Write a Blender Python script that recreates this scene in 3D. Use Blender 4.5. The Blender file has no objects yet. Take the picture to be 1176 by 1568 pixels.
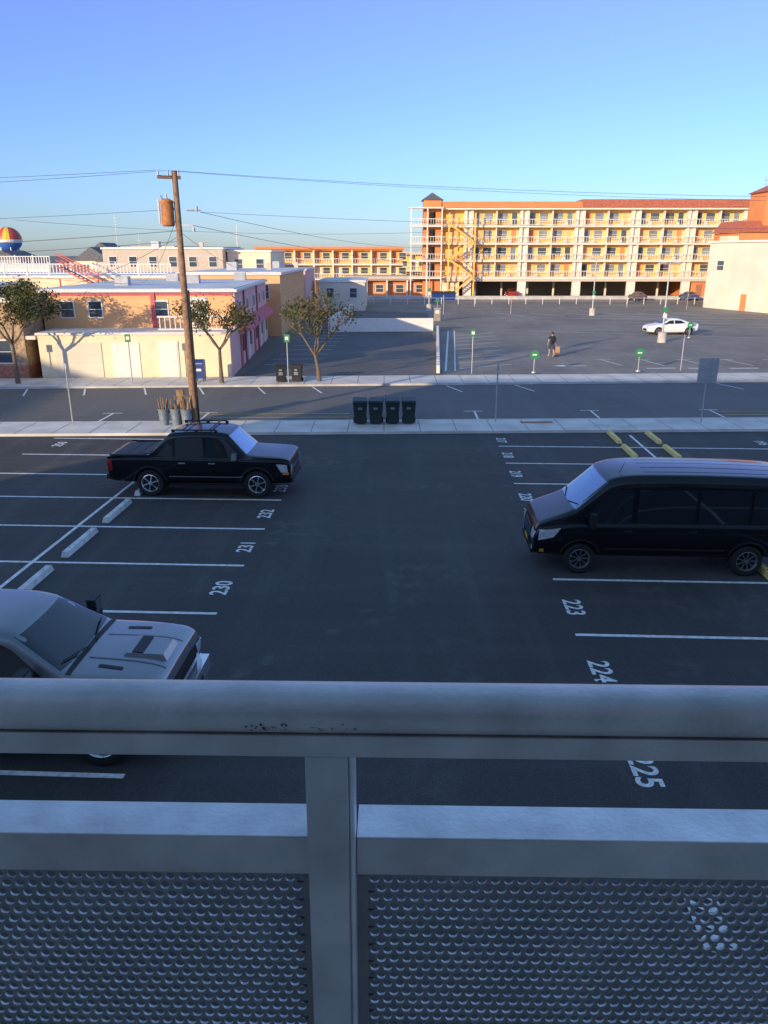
import bpy, bmesh, math, random
from mathutils import Vector, Matrix
from mathutils.bvhtree import BVHTree
random.seed(7)
D = bpy.data
S = bpy.context.scene
R = math.radians

# ------------------------------------------------------------------ materials
def mat(name, col, rough=0.6, metal=0.0, var=0.15, vs=3.0, bump=0.0, bs=40.0, coat=0.0, spec=0.5):
    m = D.materials.new(name); m.use_nodes = True
    nt = m.node_tree; N = nt.nodes; L = nt.links
    b = N['Principled BSDF']
    b.inputs['Roughness'].default_value = rough
    b.inputs['Metallic'].default_value = metal
    b.inputs['Coat Weight'].default_value = coat
    b.inputs['Coat Roughness'].default_value = 0.03
    b.inputs['Specular IOR Level'].default_value = spec
    tc = N.new('ShaderNodeTexCoord')
    nz = N.new('ShaderNodeTexNoise'); nz.inputs['Scale'].default_value = vs; nz.inputs['Detail'].default_value = 6
    L.new(tc.outputs['Object'], nz.inputs['Vector'])
    mr = N.new('ShaderNodeMapRange'); mr.inputs['From Min'].default_value = 0.3; mr.inputs['From Max'].default_value = 0.7
    mr.inputs['To Min'].default_value = 1 - var; mr.inputs['To Max'].default_value = 1 + var
    L.new(nz.outputs['Fac'], mr.inputs['Value'])
    mx = N.new('ShaderNodeMix'); mx.data_type = 'RGBA'; mx.blend_type = 'MULTIPLY'; mx.inputs[0].default_value = 1
    mx.inputs[6].default_value = (*col, 1)
    L.new(mr.outputs['Result'], mx.inputs[7])
    L.new(mx.outputs[2], b.inputs['Base Color'])
    if bump:
        n2 = N.new('ShaderNodeTexNoise'); n2.inputs['Scale'].default_value = bs; n2.inputs['Detail'].default_value = 4
        L.new(tc.outputs['Object'], n2.inputs['Vector'])
        bp = N.new('ShaderNodeBump'); bp.inputs['Strength'].default_value = bump; bp.inputs['Distance'].default_value = 0.02
        L.new(n2.outputs['Fac'], bp.inputs['Height']); L.new(bp.outputs['Normal'], b.inputs['Normal'])
    return m

def asphalt(name, c_dark, c_light, c_scuff, scuff=0.62, rough=.8):
    m = D.materials.new(name); m.use_nodes = True
    nt = m.node_tree; N = nt.nodes; L = nt.links
    b = N['Principled BSDF']; b.inputs['Roughness'].default_value = rough; b.inputs['Specular IOR Level'].default_value = 0.35
    tc = N.new('ShaderNodeTexCoord')
    def noise(sc, det, vec=None, dist=0.0):
        n = N.new('ShaderNodeTexNoise'); n.inputs['Scale'].default_value = sc; n.inputs['Detail'].default_value = det
        n.inputs['Distortion'].default_value = dist
        L.new(vec or tc.outputs['Object'], n.inputs['Vector']); return n.outputs['Fac']
    def rng(v, a, b_, c, d):
        r = N.new('ShaderNodeMapRange'); r.inputs['From Min'].default_value = a; r.inputs['From Max'].default_value = b_
        r.inputs['To Min'].default_value = c; r.inputs['To Max'].default_value = d; L.new(v, r.inputs['Value']); return r.outputs['Result']
    def mix(f, a, b_, mode='MIX'):
        x = N.new('ShaderNodeMix'); x.data_type = 'RGBA'; x.blend_type = mode
        if isinstance(f, float): x.inputs[0].default_value = f
        else: L.new(f, x.inputs[0])
        for i, v in ((6, a), (7, b_)):
            if isinstance(v, tuple): x.inputs[i].default_value = (*v, 1)
            else: L.new(v, x.inputs[i])
        return x.outputs[2]
    big = rng(noise(0.16, 5, dist=0.4), 0.35, 0.65, 0, 1)
    col = mix(big, c_dark, c_light)
    for sc_, f_ in (((1.3, 0.10, 1), .4), ((0.14, 1.5, 1), .3)):
        mp = N.new('ShaderNodeMapping'); mp.inputs['Scale'].default_value = sc_
        L.new(tc.outputs['Object'], mp.inputs['Vector'])
        col = mix(rng(noise(0.9, 4, mp.outputs['Vector']), 0.52, 0.75, 0, f_), col, c_scuff)
    s1 = noise(0.5, 8, dist=1.0); s2 = noise(3.0, 6)
    mm = N.new('ShaderNodeMath'); mm.operation = 'MULTIPLY'
    L.new(rng(s1, scuff - 0.05, scuff + 0.08, 0, 1), mm.inputs[0]); L.new(rng(s2, 0.44, 0.62, 0, 0.75), mm.inputs[1])
    col = mix(mm.outputs[0], col, c_scuff)
    col = mix(rng(noise(1.7, 3), 0.66, 0.76, 0, 0.4), col, tuple(x * 0.6 for x in c_dark))
    g = rng(noise(70, 2), 0.3, 0.7, 0.6, 1.4)
    col = mix(1.0, col, g, 'MULTIPLY')
    L.new(col, b.inputs['Base Color'])
    bp = N.new('ShaderNodeBump'); bp.inputs['Strength'].default_value = 0.25; bp.inputs['Distance'].default_value = 0.01
    L.new(noise(60, 3), bp.inputs['Height']); L.new(bp.outputs['Normal'], b.inputs['Normal'])
    return m

M = {}
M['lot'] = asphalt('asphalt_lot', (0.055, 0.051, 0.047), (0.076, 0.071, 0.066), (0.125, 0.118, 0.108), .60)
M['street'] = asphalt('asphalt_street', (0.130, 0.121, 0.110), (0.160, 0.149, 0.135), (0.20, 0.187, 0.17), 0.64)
M['farlot'] = asphalt('asphalt_far_lot', (0.19, 0.165, 0.14), (0.27, 0.238, 0.20), (0.33, 0.29, 0.245), 0.58)
M['farlot_dark'] = asphalt('asphalt_far_lot_dark', (0.11, 0.102, 0.094), (0.145, 0.135, 0.124), (0.185, 0.172, 0.158), 0.6)  # darker asphalt for the side lot
M['ground'] = mat('ground_sandy', (0.18, 0.16, 0.13), 0.9, var=0.3, vs=0.05)
M['walk'] = mat('sidewalk_concrete', (0.66, 0.61, 0.54), 0.85, var=0.18, vs=0.8, bump=0.15)
M['curb'] = mat('curb_concrete', (0.54, 0.50, 0.45), 0.85, var=0.2, vs=1.5)
M['joint'] = mat('joint', (0.22, 0.21, 0.20), 0.9)
M['line'] = mat('road_paint_white', (0.80, 0.77, 0.72), 0.7, var=0.28, vs=9)
M['yline'] = mat('road_paint_yellow', (0.60, 0.42, 0.08), 0.7, var=0.2, vs=7)
M['stopw'] = mat('wheelstop_white', (0.7, 0.68, 0.64), 0.8, var=0.2, vs=5)
M['stopy'] = mat('wheelstop_yellow', (0.85, 0.64, 0.20), 0.7, var=0.15, vs=5)
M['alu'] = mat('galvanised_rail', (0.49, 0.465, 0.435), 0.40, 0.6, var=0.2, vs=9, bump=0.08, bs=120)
M['alu_lit'] = mat('galvanised_rail_lit', (0.74, 0.72, 0.70), 0.42, 0.5, var=0.16, vs=14, bump=0.08, bs=120)  # lighter copy of the rail metal, sky reflection put into the colour
M['alu_dark'] = mat('rail_panel', (0.23, 0.22, 0.205), 0.45, 0.5, var=0.18, vs=12, bump=0.05, bs=150)
M['lip_lit'] = mat('hole_lip_lit', (0.46, 0.455, 0.44), 0.4, 0.5, var=0.3, vs=30)  # hole walls lighter than the plate: sky-lit rims painted in
M['grime'] = mat('rail_grime', (0.05, 0.05, 0.05), 0.9, var=0.3, vs=80)
M['black'] = mat('car_paint_black', (0.005, 0.006, 0.009), 0.35, 0.0, var=0.05, coat=.55, spec=0.2)
M['silver'] = mat('car_paint_silver', (0.25, 0.26, 0.275), 0.28, 0.65, var=0.03, coat=0.7)
M['white_paint'] = mat('car_paint_white', (0.85, 0.84, 0.80), 0.3, 0.0, var=0.03, coat=0.6)
M['blue_paint'] = mat('car_paint_blue', (0.03, 0.07, 0.2), 0.3, 0.0, var=0.03, coat=0.6)
M['grey_paint'] = mat('car_paint_grey', (0.10, 0.10, 0.11), 0.3, 0.2, var=0.03, coat=0.6)
M['red_paint'] = mat('car_paint_red', (0.3, 0.03, 0.02), 0.3, 0.0, var=0.03, coat=0.6)
M['glass'] = mat('car_glass', (0.016, 0.02, 0.025), 0.04, 0.0, var=0.02, spec=0.8)
M['wshield'] = mat('windshield_glass', (0.26, 0.34, 0.40), 0.05, 0.75, var=0.02, spec=0.9)  # pale blue sky reflection painted into the base colour
M['plastic'] = mat('black_plastic', (0.018, 0.018, 0.02), 0.55, var=0.1)
M['seam'] = mat('panel_gap', (0.002, 0.002, 0.002), 0.9, var=0.0)
M['tire'] = mat('tire_rubber', (0.02, 0.02, 0.02), 0.85, var=0.2, vs=12)
M['chrome'] = mat('chrome', (0.85, 0.85, 0.86), 0.2, 0.9, var=0.03)
M['rimd'] = mat('rim_dark', (0.03, 0.03, 0.032), 0.4, 0.5)
M['rimg'] = mat('rim_grey', (0.30, 0.30, 0.31), 0.35, 0.7)
M['lamp'] = mat('headlamp', (0.7, 0.72, 0.74), 0.1, 0.3, var=0.2, vs=14)
M['amber'] = mat('amber_lens', (0.75, 0.30, 0.04), 0.2)
M['redlens'] = mat('red_lens', (0.35, 0.015, 0.012), 0.2)
M['white'] = mat('white_trim', (0.80, 0.75, 0.68), 0.7, var=0.06)
M['cream'] = mat('cream_stucco', (0.84, 0.72, 0.48), 0.85, var=0.07, vs=1.2, bump=0.1)
M['creamw'] = mat('cream_panel', (0.74, 0.66, 0.52), 0.85, var=0.1, vs=0.3)
M['peach'] = mat('peach_stucco', (0.84, 0.46, 0.21), 0.85, var=0.08, vs=1.0)
M['pink'] = mat('pink_stucco', (0.80, 0.47, 0.43), 0.85, var=0.08, vs=0.8)
M['pinkred'] = mat('pink_red_trim', (0.60, 0.12, 0.14), 0.7, var=0.1)
M['yellow'] = mat('yellow_stucco', (0.90, 0.52, 0.12), 0.85, var=0.1, vs=0.6)
M['orange'] = mat('orange_stucco', (0.72, 0.26, 0.09), 0.85, var=0.1, vs=0.6)
M['hwhite'] = mat('hotel_white_trim', (0.80, 0.72, 0.60), 0.8, var=0.08, vs=.7)
M['redtile'] = mat('red_roof_tile', (0.46, 0.13, 0.07), 0.8, var=0.25, vs=3)
M['stone'] = mat('stone_veneer', (0.42, 0.30, 0.19), 0.9, var=0.5, vs=5, bump=0.5, bs=8)
M['brick'] = mat('brick_veneer', (0.40, 0.17, 0.10), 0.9, var=0.35, vs=6)
M['beige'] = mat('beige_siding', (0.60, 0.50, 0.39), 0.85, var=0.08)
M['grayside'] = mat('grey_siding', (0.36, 0.36, 0.37), 0.85, var=0.1)
M['roofw'] = mat('white_roof_membrane', (0.62, 0.62, 0.63), 0.8, var=0.2, vs=0.4)
M['roofg'] = mat('grey_shingle', (0.14, 0.14, 0.15), 0.9, var=0.25, vs=2)
M['dark'] = mat('dark_interior', (0.02, 0.02, 0.022), 0.9)
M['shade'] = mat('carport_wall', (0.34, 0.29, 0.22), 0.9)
M['bglass'] = mat('window_glass', (0.07, 0.09, 0.11), 0.08, 0.0, var=0.3, vs=0.5, spec=0.8)
M['curtain'] = mat('curtained_glass', (0.22, 0.25, 0.28), 0.3, 0.0, var=0.25, vs=0.8)
M['wood'] = mat('pole_wood', (0.30, 0.175, 0.10), 0.9, var=0.35, vs=6, bump=0.4, bs=20)
M['wood2'] = mat('scrap_wood', (0.28, 0.18, 0.10), 0.9, var=0.4, vs=5)
M['rust'] = mat('rusty_transformer', (0.50, 0.20, 0.07), 0.8, 0.1, var=0.35, vs=6)
M['wire'] = mat('wire', (0.08, 0.08, 0.09), 0.7)
M['steel'] = mat('galv_post', (0.42, 0.43, 0.43), 0.5, 0.4, var=0.15)
M['signback'] = mat('sign_back', (0.42, 0.42, 0.40), 0.5, 0.2, var=0.08)
M['green'] = mat('sign_green', (0.03, 0.24, 0.09), 0.6, var=0.05)
M['bing'] = mat('cart_green', (0.014, 0.03, 0.025), 0.5, var=0.15)
M['canb'] = mat('can_grey', (0.18, 0.22, 0.26), 0.6, 0.2, var=0.2)
M['mailblue'] = mat('mailbox_blue', (0.02, 0.05, 0.20), 0.4, var=0.08)
M['bark'] = mat('bark', (0.17, 0.125, 0.085), 0.95, var=0.35, vs=8, bump=0.5)
M['leaf1'] = mat('leaf_olive', (0.115, 0.115, 0.022), 0.7, var=0.4, vs=3)
M['leaf2'] = mat('leaf_dark', (0.055, 0.07, 0.018), 0.7, var=0.4, vs=3)
M['leaf3'] = mat('leaf_ochre', (0.19, 0.125, 0.035), 0.7, var=0.3, vs=3)
M['skin'] = mat('skin', (0.50, 0.30, 0.21), 0.6, var=0.05)
M['hair'] = mat('hair', (0.03, 0.018, 0.012), 0.7)
M['cloth'] = mat('black_cloth', (0.02, 0.02, 0.024), 0.9)
M['shorts'] = mat('dark_shorts', (0.05, 0.05, 0.07), 0.9)
M['tan'] = mat('tan_fabric', (0.55, 0.33, 0.19), 0.85)
M['wallown'] = mat('balcony_building_wall', (0.72, 0.68, 0.60), 0.85, var=0.08)
M['c_red'] = mat('red_steel', (0.55, 0.07, 0.05), 0.5)
M['c_yel'] = mat('ball_yellow', (0.8, 0.55, 0.05), 0.5)
M['c_blu'] = mat('ball_blue', (0.05, 0.15, 0.5), 0.5)
M['c_gre'] = mat('ball_green', (0.05, 0.35, 0.2), 0.5)

# ------------------------------------------------------------------ mesh builder
class MB:
    def __init__(s): s.v = []; s.f = []; s.m = []; s.mats = []
    def mi(s, k):
        m = M[k]
        if m not in s.mats: s.mats.append(m)
        return s.mats.index(m)
    def add(s, vs, fs, k):
        o = len(s.v); s.v += [tuple(v) for v in vs]; i = s.mi(k)
        for f in fs: s.f.append(tuple(o + a for a in f)); s.m.append(i)
    def face(s, pts, k): s.add(pts, [tuple(range(len(pts)))], k)
    def hexa(s, b4, t4, k):
        s.add(list(b4) + list(t4), [(3, 2, 1, 0), (4, 5, 6, 7), (0, 1, 5, 4), (1, 2, 6, 5), (2, 3, 7, 6), (3, 0, 4, 7)], k)
    def b(s, x0, x1, y0, y1, z0, z1, k):
        s.hexa([(x0, y0, z0), (x1, y0, z0), (x1, y1, z0), (x0, y1, z0)], [(x0, y0, z1), (x1, y0, z1), (x1, y1, z1), (x0, y1, z1)], k)
    def box(s, c, d, k, rz=0.0, ry=0.0, rx=0.0):
        mtx = Matrix.Translation(c) @ Matrix.Rotation(rz, 4, 'Z') @ Matrix.Rotation(ry, 4, 'Y') @ Matrix.Rotation(rx, 4, 'X')
        P = [mtx @ Vector((a * d[0] / 2, b * d[1] / 2, e * d[2] / 2)) for e in (-1, 1) for a, b in ((-1, -1), (1, -1), (1, 1), (-1, 1))]
        s.hexa(P[:4], P[4:], k)
    def cyl(s, p0, p1, r0, r1, k, n=10, caps=True):
        p0 = Vector(p0); p1 = Vector(p1); d = (p1 - p0)
        if d.length < 1e-6: return
        d.normalize(); a = d.orthogonal().normalized(); c = d.cross(a)
        vs = []
        for p, r in ((p0, r0), (p1, r1)):
            for i in range(n):
                t = 2 * math.pi * i / n; vs.append(p + (a * math.cos(t) + c * math.sin(t)) * r)
        fs = [(i, (i + 1) % n, n + (i + 1) % n, n + i) for i in range(n)]
        if caps: fs += [tuple(range(n - 1, -1, -1)), tuple(range(n, 2 * n))]
        s.add(vs, fs, k)
    def lathe(s, o, axis, prof, k, n=24):
        o = Vector(o); d = Vector(axis).normalized(); a = d.orthogonal().normalized(); c = d.cross(a)
        vs = []; m = len(prof)
        for h, r in prof:
            for i in range(n):
                t = 2 * math.pi * i / n; vs.append(o + d * h + (a * math.cos(t) + c * math.sin(t)) * r)
        fs = []
        for j in range(m - 1):
            for i in range(n): fs.append((j * n + i, j * n + (i + 1) % n, (j + 1) * n + (i + 1) % n, (j + 1) * n + i))
        s.add(vs, fs, k)
    def strip(s, p0, p1, w, z, k):
        a = Vector((p0[0], p0[1], 0)); b = Vector((p1[0], p1[1], 0)); d = (b - a).normalized(); n = Vector((-d.y, d.x, 0)) * w / 2
        s.face([(q.x, q.y, z) for q in (a - n, b - n, b + n, a + n)], k)
    def obj(s, name, parent=None, smooth=False, bevel=0.0, loc=(0, 0, 0), rz=0.0):
        me = D.meshes.new(name); me.from_pydata(s.v, [], s.f)
        for m in s.mats: me.materials.append(m)
        me.polygons.foreach_set('material_index', s.m)
        if smooth:
            me.polygons.foreach_set('use_smooth', [True] * len(s.f)); me.set_sharp_from_angle(angle=R(35))
        me.update()
        o = D.objects.new(name, me); S.collection.objects.link(o)
        o.location = loc; o.rotation_euler[2] = rz
        if parent: o.parent = parent
        if bevel:
            bv = o.modifiers.new('b', 'BEVEL'); bv.width = bevel; bv.segments = 2; bv.limit_method = 'ANGLE'
        return o

def E(name, loc=(0, 0, 0), rz=0.0):
    e = D.objects.new(name, None); S.collection.objects.link(e); e.location = loc; e.rotation_euler[2] = rz; e.empty_display_size = 0.3
    return e
def ev(o):
    bpy.context.view_layer.update()
    dg = bpy.context.evaluated_depsgraph_get()
    return D.meshes.new_from_object(o.evaluated_get(dg))

LA = R(2.6); sA, cA = math.sin(LA), math.cos(LA)
def L2(u, v): return (u * cA + v * sA, -u * sA + v * cA)

# ------------------------------------------------------------------ ground, streets
near_in = lambda x: 31.0 + 0.03 * x
near_out = lambda x: 33.4 + 0.03 * x
far_in = lambda x: 43.3 + 0.055 * x
far_out = lambda x: 46.4 + 0.05 * x
def sheet(name, pts, z, k):
    m = MB(); m.face([(x, y, z) for x, y in pts], k); return m.obj(name)
sheet('ground', [(-2500, -600), (2500, -600), (2500, 4000), (-2500, 4000)], 0, 'ground')
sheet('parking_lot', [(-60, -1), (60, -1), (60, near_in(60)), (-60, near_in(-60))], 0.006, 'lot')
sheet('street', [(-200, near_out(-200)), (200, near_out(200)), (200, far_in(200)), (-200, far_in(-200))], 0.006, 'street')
sheet('far_parking_lot', [(3.6, far_out(3.6)), (120, far_out(120)), (120, 133), (-45, 133), (-45, 120), (5.5, 100)], 0.006, 'farlot')
sheet('side_parking_lot', [(-8.8, 46.2), (3.5, far_out(3.5)), (5.5, 100), (-45, 120), (-6.0, 90)], 0.010, 'farlot_dark')

def sidewalk(name, f0, f1, curb_first):
    p = E(name)
    m = MB(); xs = (-200, 200)
    cw = 0.15; h = 0.12
    def slab(a, b, k, hh):
        m.hexa([(xs[0], a(xs[0]), 0), (xs[1], a(xs[1]), 0), (xs[1], b(xs[1]), 0), (xs[0], b(xs[0]), 0)],
               [(xs[0], a(xs[0]), hh), (xs[1], a(xs[1]), hh), (xs[1], b(xs[1]), hh), (xs[0], b(xs[0]), hh)], k)
    if curb_first:
        slab(f0, lambda x: f0(x) + cw, 'curb', h); slab(lambda x: f0(x) + cw, f1, 'walk', h - 0.004)
    else:
        slab(f0, lambda x: f1(x) - cw, 'walk', h - 0.004); slab(lambda x: f1(x) - cw, f1, 'curb', h)
    m.obj('slab', p)
    j = MB()
    x = -60.0
    while x < 60:
        a = f0(x) + (cw if curb_first else 0); b = f1(x) - (0 if curb_first else cw)
        j.strip((x, a), (x, b), 0.03, h + 0.001, 'joint'); x += 1.5
    if not curb_first:
        j.face([(5.9, 32.6, h + .003), (7.3, 32.64, h + .003), (7.3, 33.0, h + .003), (5.9, 32.96, h + .003)], 'brick')
    j.obj('joints', p)
sidewalk('sidewalk', near_in, near_out, False)
sidewalk('sidewalk', far_in, far_out, True)

# ------------------------------------------------------------------ markings in our lot
mk = E('parking_lot_markings')
m = MB(); Z = 0.011
def ln(u0, v0, u1, v1, w=0.1): m.strip(L2(u0, v0), L2(u1, v1), w, Z, 'line')
for v in (8.95, 11.55, 14.15, 16.72, 19.28, 21.85, 24.4, 27.0, 29.6):
    if v < 24: ln(-9.15, v, -4.08, v)
    ln(-14.6, v, -9.25, v)
ln(-9.2, -0.5, -9.2, 24.4)
for v in (8.4, 11.0, 13.55, 16.24, 18.8, 21.35, 23.95, 26.5, 29.05):
    ln(3.1, v, 8.55, v)
    ln(8.68, v, 14.1, v)
ln(8.62, -0.5, 8.62, 31.2)
m.obj('stall_lines', mk)
def number(txt, u, v, rot, sc=1.0):
    cu = D.curves.new('n', 'FONT'); cu.body = txt; cu.size = 0.62 * sc; cu.align_x = 'CENTER'; cu.align_y = 'CENTER'; cu.offset = 0.012
    o = D.objects.new('n', cu); S.collection.objects.link(o)
    me = ev(o); D.objects.remove(o)
    q = D.objects.new('stall_number_' + txt, me); S.collection.objects.link(q); q.parent = mk
    me.materials.clear(); me.materials.append(M['line'])
    x, y = L2(u, v); q.location = (x, y, Z + 0.002); q.rotation_euler[2] = rot; q.scale = (0.82, 0.85, 1)
for t, v in (('227', 7.65), ('228', 10.25), ('229', 12.85), ('230', 15.42), ('231', 17.95), ('232', 20.55), ('233', 23.05)):
    number(t, -4.28, v, math.pi / 2 - LA)
    number(str(int(t) + 22), -13.9, v, math.pi / 2 - LA)
number('250', -13.9, 28.6, math.pi / 2 - LA)
for t, v in (('226', 6.75), ('225', 9.4), ('224', 12.17), ('223', 14.78), ('221', 20.0), ('220', 22.5), ('219', 25.1), ('218', 27.65), ('217', 30.05)):
    number(t, 3.28, v, -math.pi / 2 - LA)
    number(str(int(t) - 22), 13.4, v, -math.pi / 2 - LA)

def wheel_stop(u, v, k):
    m = MB(); l, w, h = 1.85, 0.20, 0.14
    m.hexa([(-w / 2, -l / 2, 0), (w / 2, -l / 2, 0), (w / 2, l / 2, 0), (-w / 2, l / 2, 0)],
           [(-w / 3, -l / 2 + .05, h), (w / 3, -l / 2 + .05, h), (w / 3, l / 2 - .05, h), (-w / 3, l / 2 - .05, h)], k)
    for yy in (-0.6, 0.6): m.cyl((0, yy, h - 0.01), (0, yy, h + 0.006), 0.02, 0.02, 'dark', 8)
    x, y = L2(u, v); m.obj('wheel_stop', None, bevel=0.015, loc=(x, y, 0.007), rz=-LA)
for v in (23.0, 20.5, 17.95, 15.35, 12.8): wheel_stop(-8.55, v, 'stopw')
for u in (7.85, 9.4):
    for v in (30.6, 28.2): wheel_stop(u, v, 'stopy')
for v in (25.3, 22.6, 20.1): wheel_stop(9.4, v, 'stopy')
wheel_stop(8.05, 17.3, 'stopy')

# street + far lot markings
m = MB(); Z2 = 0.015
for x in (-18.5, -12.6, -8.2, 4.2, 9.7, 15.4, 21):
    y = near_out(x) + 0.3; m.strip((x, y), (x + 0.05, y + 2.0), .1, Z2, 'line'); m.strip((x - .45, y + 2.0), (x + .45, y + 2.03), .1, Z2 + .001, 'line')
for x in (-25, -19.5, -16.4, -13.2, -10.2, -7.0, -4.0, 3.5, 7.4, 19.0, 23):
    y = far_in(x) - 0.2; m.strip((x + .7, y - 2.1), (x, y), .1, Z2, 'line')
for a, b in ((-8.9, -1.6), (15.6, 22.0)):
    for dy in (0.45, 1.1, 1.9): m.strip((a, near_out(a) + dy), (b, near_out(b) + dy), .09, Z2 + .002, 'yline')
m.obj('street_markings')
m = MB()
m.strip((3.9, 49), (6.2, 76), .14, Z2, 'line')
m.strip((4.5, 49), (6.8, 76), .09, Z2, 'line')
for i in range(9):
    y = 50 + i * 2.7; m.strip((4.9 + i * .2, y), (8.6 + i * .2, y + 2.2), .1, Z2, 'line')
for i in range(6):
    y = 82 + i * 4.2; m.strip((26, y), (42, y - 3), .1, Z2, 'line')
for x in (15.8, 18.6, 21.5, 24.5, 27.5):
    m.strip((x, 51.5), (x - .6, 54.6), .1, Z2, 'line'); m.strip((x - 1.0, 54.5), (x + .1, 54.75), .1, Z2 + .001, 'line')
for x in (17.0, 19.7, 22.4, 25.0): m.strip((x, 50.2), (x + 1.9, 50.3), .28, Z2, 'line')
m.strip((11.9, 51.3), (13.4, 51.4), .18, Z2, 'line')
m.face([(11.2, 51.3, Z2), (12.0, 50.9, Z2), (12.0, 51.75, Z2)], 'line')
for i in range(8): m.strip((14 + i * 4.5, 100), (17 + i * 4.5, 94), .12, Z2, 'line')
m.strip((12, 92), (60, 90), .12, Z2, 'line')
m.strip((14, 76), (34, 69), .1, Z2, 'line')
for i in range(10):
    y = 52 + i * 2.8; m.strip((-8.0 + i * .18, y), (-4.5 + i * .15, y + .2), .1, Z2, 'line')
m.obj('far_lot_markings')

# ------------------------------------------------------------------ vehicles
def section(st):
    x, zb, wb, zs, ws, zt, wt, cr = st[:8]
    zz = zs + 0.04
    h = [(0, zb), (wb * 0.9, zb), (wb, zb + 0.09), (ws + 0.012, (zb + zs) / 2 + 0.05), (ws, zs), (ws - 0.055, zz),
         (wt + 0.03, zz + (zt - zz) * 0.88), (wt - 0.09, zt + cr * 0.3), (0, zt + cr)]
    return [(x, -y, z) for y, z in h] + [(x, y, z) for y, z in h[-2:0:-1]]

def polypanel(mb, bvh, poly, axis, side, k, off=0.004, step=0.12):
    bm = bmesh.new()
    bm.faces.new([bm.verts.new((a, b, 0)) for a, b in poly])
    for ax in (0, 1):
        lo = min(p[ax] for p in poly); hi = max(p[ax] for p in poly)
        c = lo + step
        while c < hi - 0.01:
            no = (1, 0, 0) if ax == 0 else (0, 1, 0); co = (c, 0, 0) if ax == 0 else (0, c, 0)
            bmesh.ops.bisect_plane(bm, geom=bm.verts[:] + bm.edges[:] + bm.faces[:], plane_co=co, plane_no=no)
            c += step
    bm.verts.index_update(); P = []
    for v in bm.verts:
        a, b = v.co.x, v.co.y
        if axis == 'y': o = Vector((a, side * 4, b)); d = Vector((0, -side, 0))
        elif axis == 'x': o = Vector((side * 8, a, b)); d = Vector((-side, 0, 0))
        else: o = Vector((a, b, 5)); d = Vector((0, 0, -1))
        loc, nor, idx, dist = bvh.ray_cast(o, d)
        if loc is None: P.append(None)
        else:
            if nor.dot(d) > 0: nor = -nor
            P.append(loc + nor * off)
    vals = [p if p is not None else Vector((0, 0, 0)) for p in P]
    fs = [tuple(v.index for v in f.verts) for f in bm.faces if all(P[v.index] is not None for v in f.verts)]
    mb.add(vals, fs, k); bm.free()

def wheel(mb, x, y, side, r, w, n=5, rimmat='chrome', rr=0.66):
    o = (x, y, r); ax = (0, side, 0)
    mb.lathe(o, ax, [(-w / 2, r * .6), (-w / 2, r * .92), (-w * .38, r), (w * .38, r), (w * .5, r * .93), (w * .52, r * .8), (w * .48, r * rr)], 'tire', 32)
    mb.lathe(o, ax, [(w * .48, r * rr), (w * .5, r * (rr - .03)), (w * .44, r * (rr - .06)), (w * .15, r * (rr - .09))], rimmat, 32)
    mb.lathe(o, ax, [(w * .15, r * (rr - .09)), (w * .12, 0.001)], 'rimd', 24)
    for i in range(n):
        a = 2 * math.pi * i / n + .3
        def pt(rad, da, dy): return Vector((x + math.cos(a + da) * rad, y + side * w * dy, r + math.sin(a + da) * rad))
        hw0, hw1 = .9 / n, .62 / n
        q = [pt(r * .12, -hw0 * 1.6, .42), pt(r * .12, hw0 * 1.6, .42), pt(r * (rr - .06), hw1, .40), pt(r * (rr - .06), -hw1, .40)]
        bk = [pt(r * .12, -hw0 * 1.6, .22), pt(r * .12, hw0 * 1.6, .22), pt(r * (rr - .06), hw1, .22), pt(r * (rr - .06), -hw1, .22)]
        mb.hexa(bk, q, rimmat)
    mb.cyl((x, y + side * w * .2, r), (x, y + side * w * .46, r), r * .17, r * .14, rimmat, 14)

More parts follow.
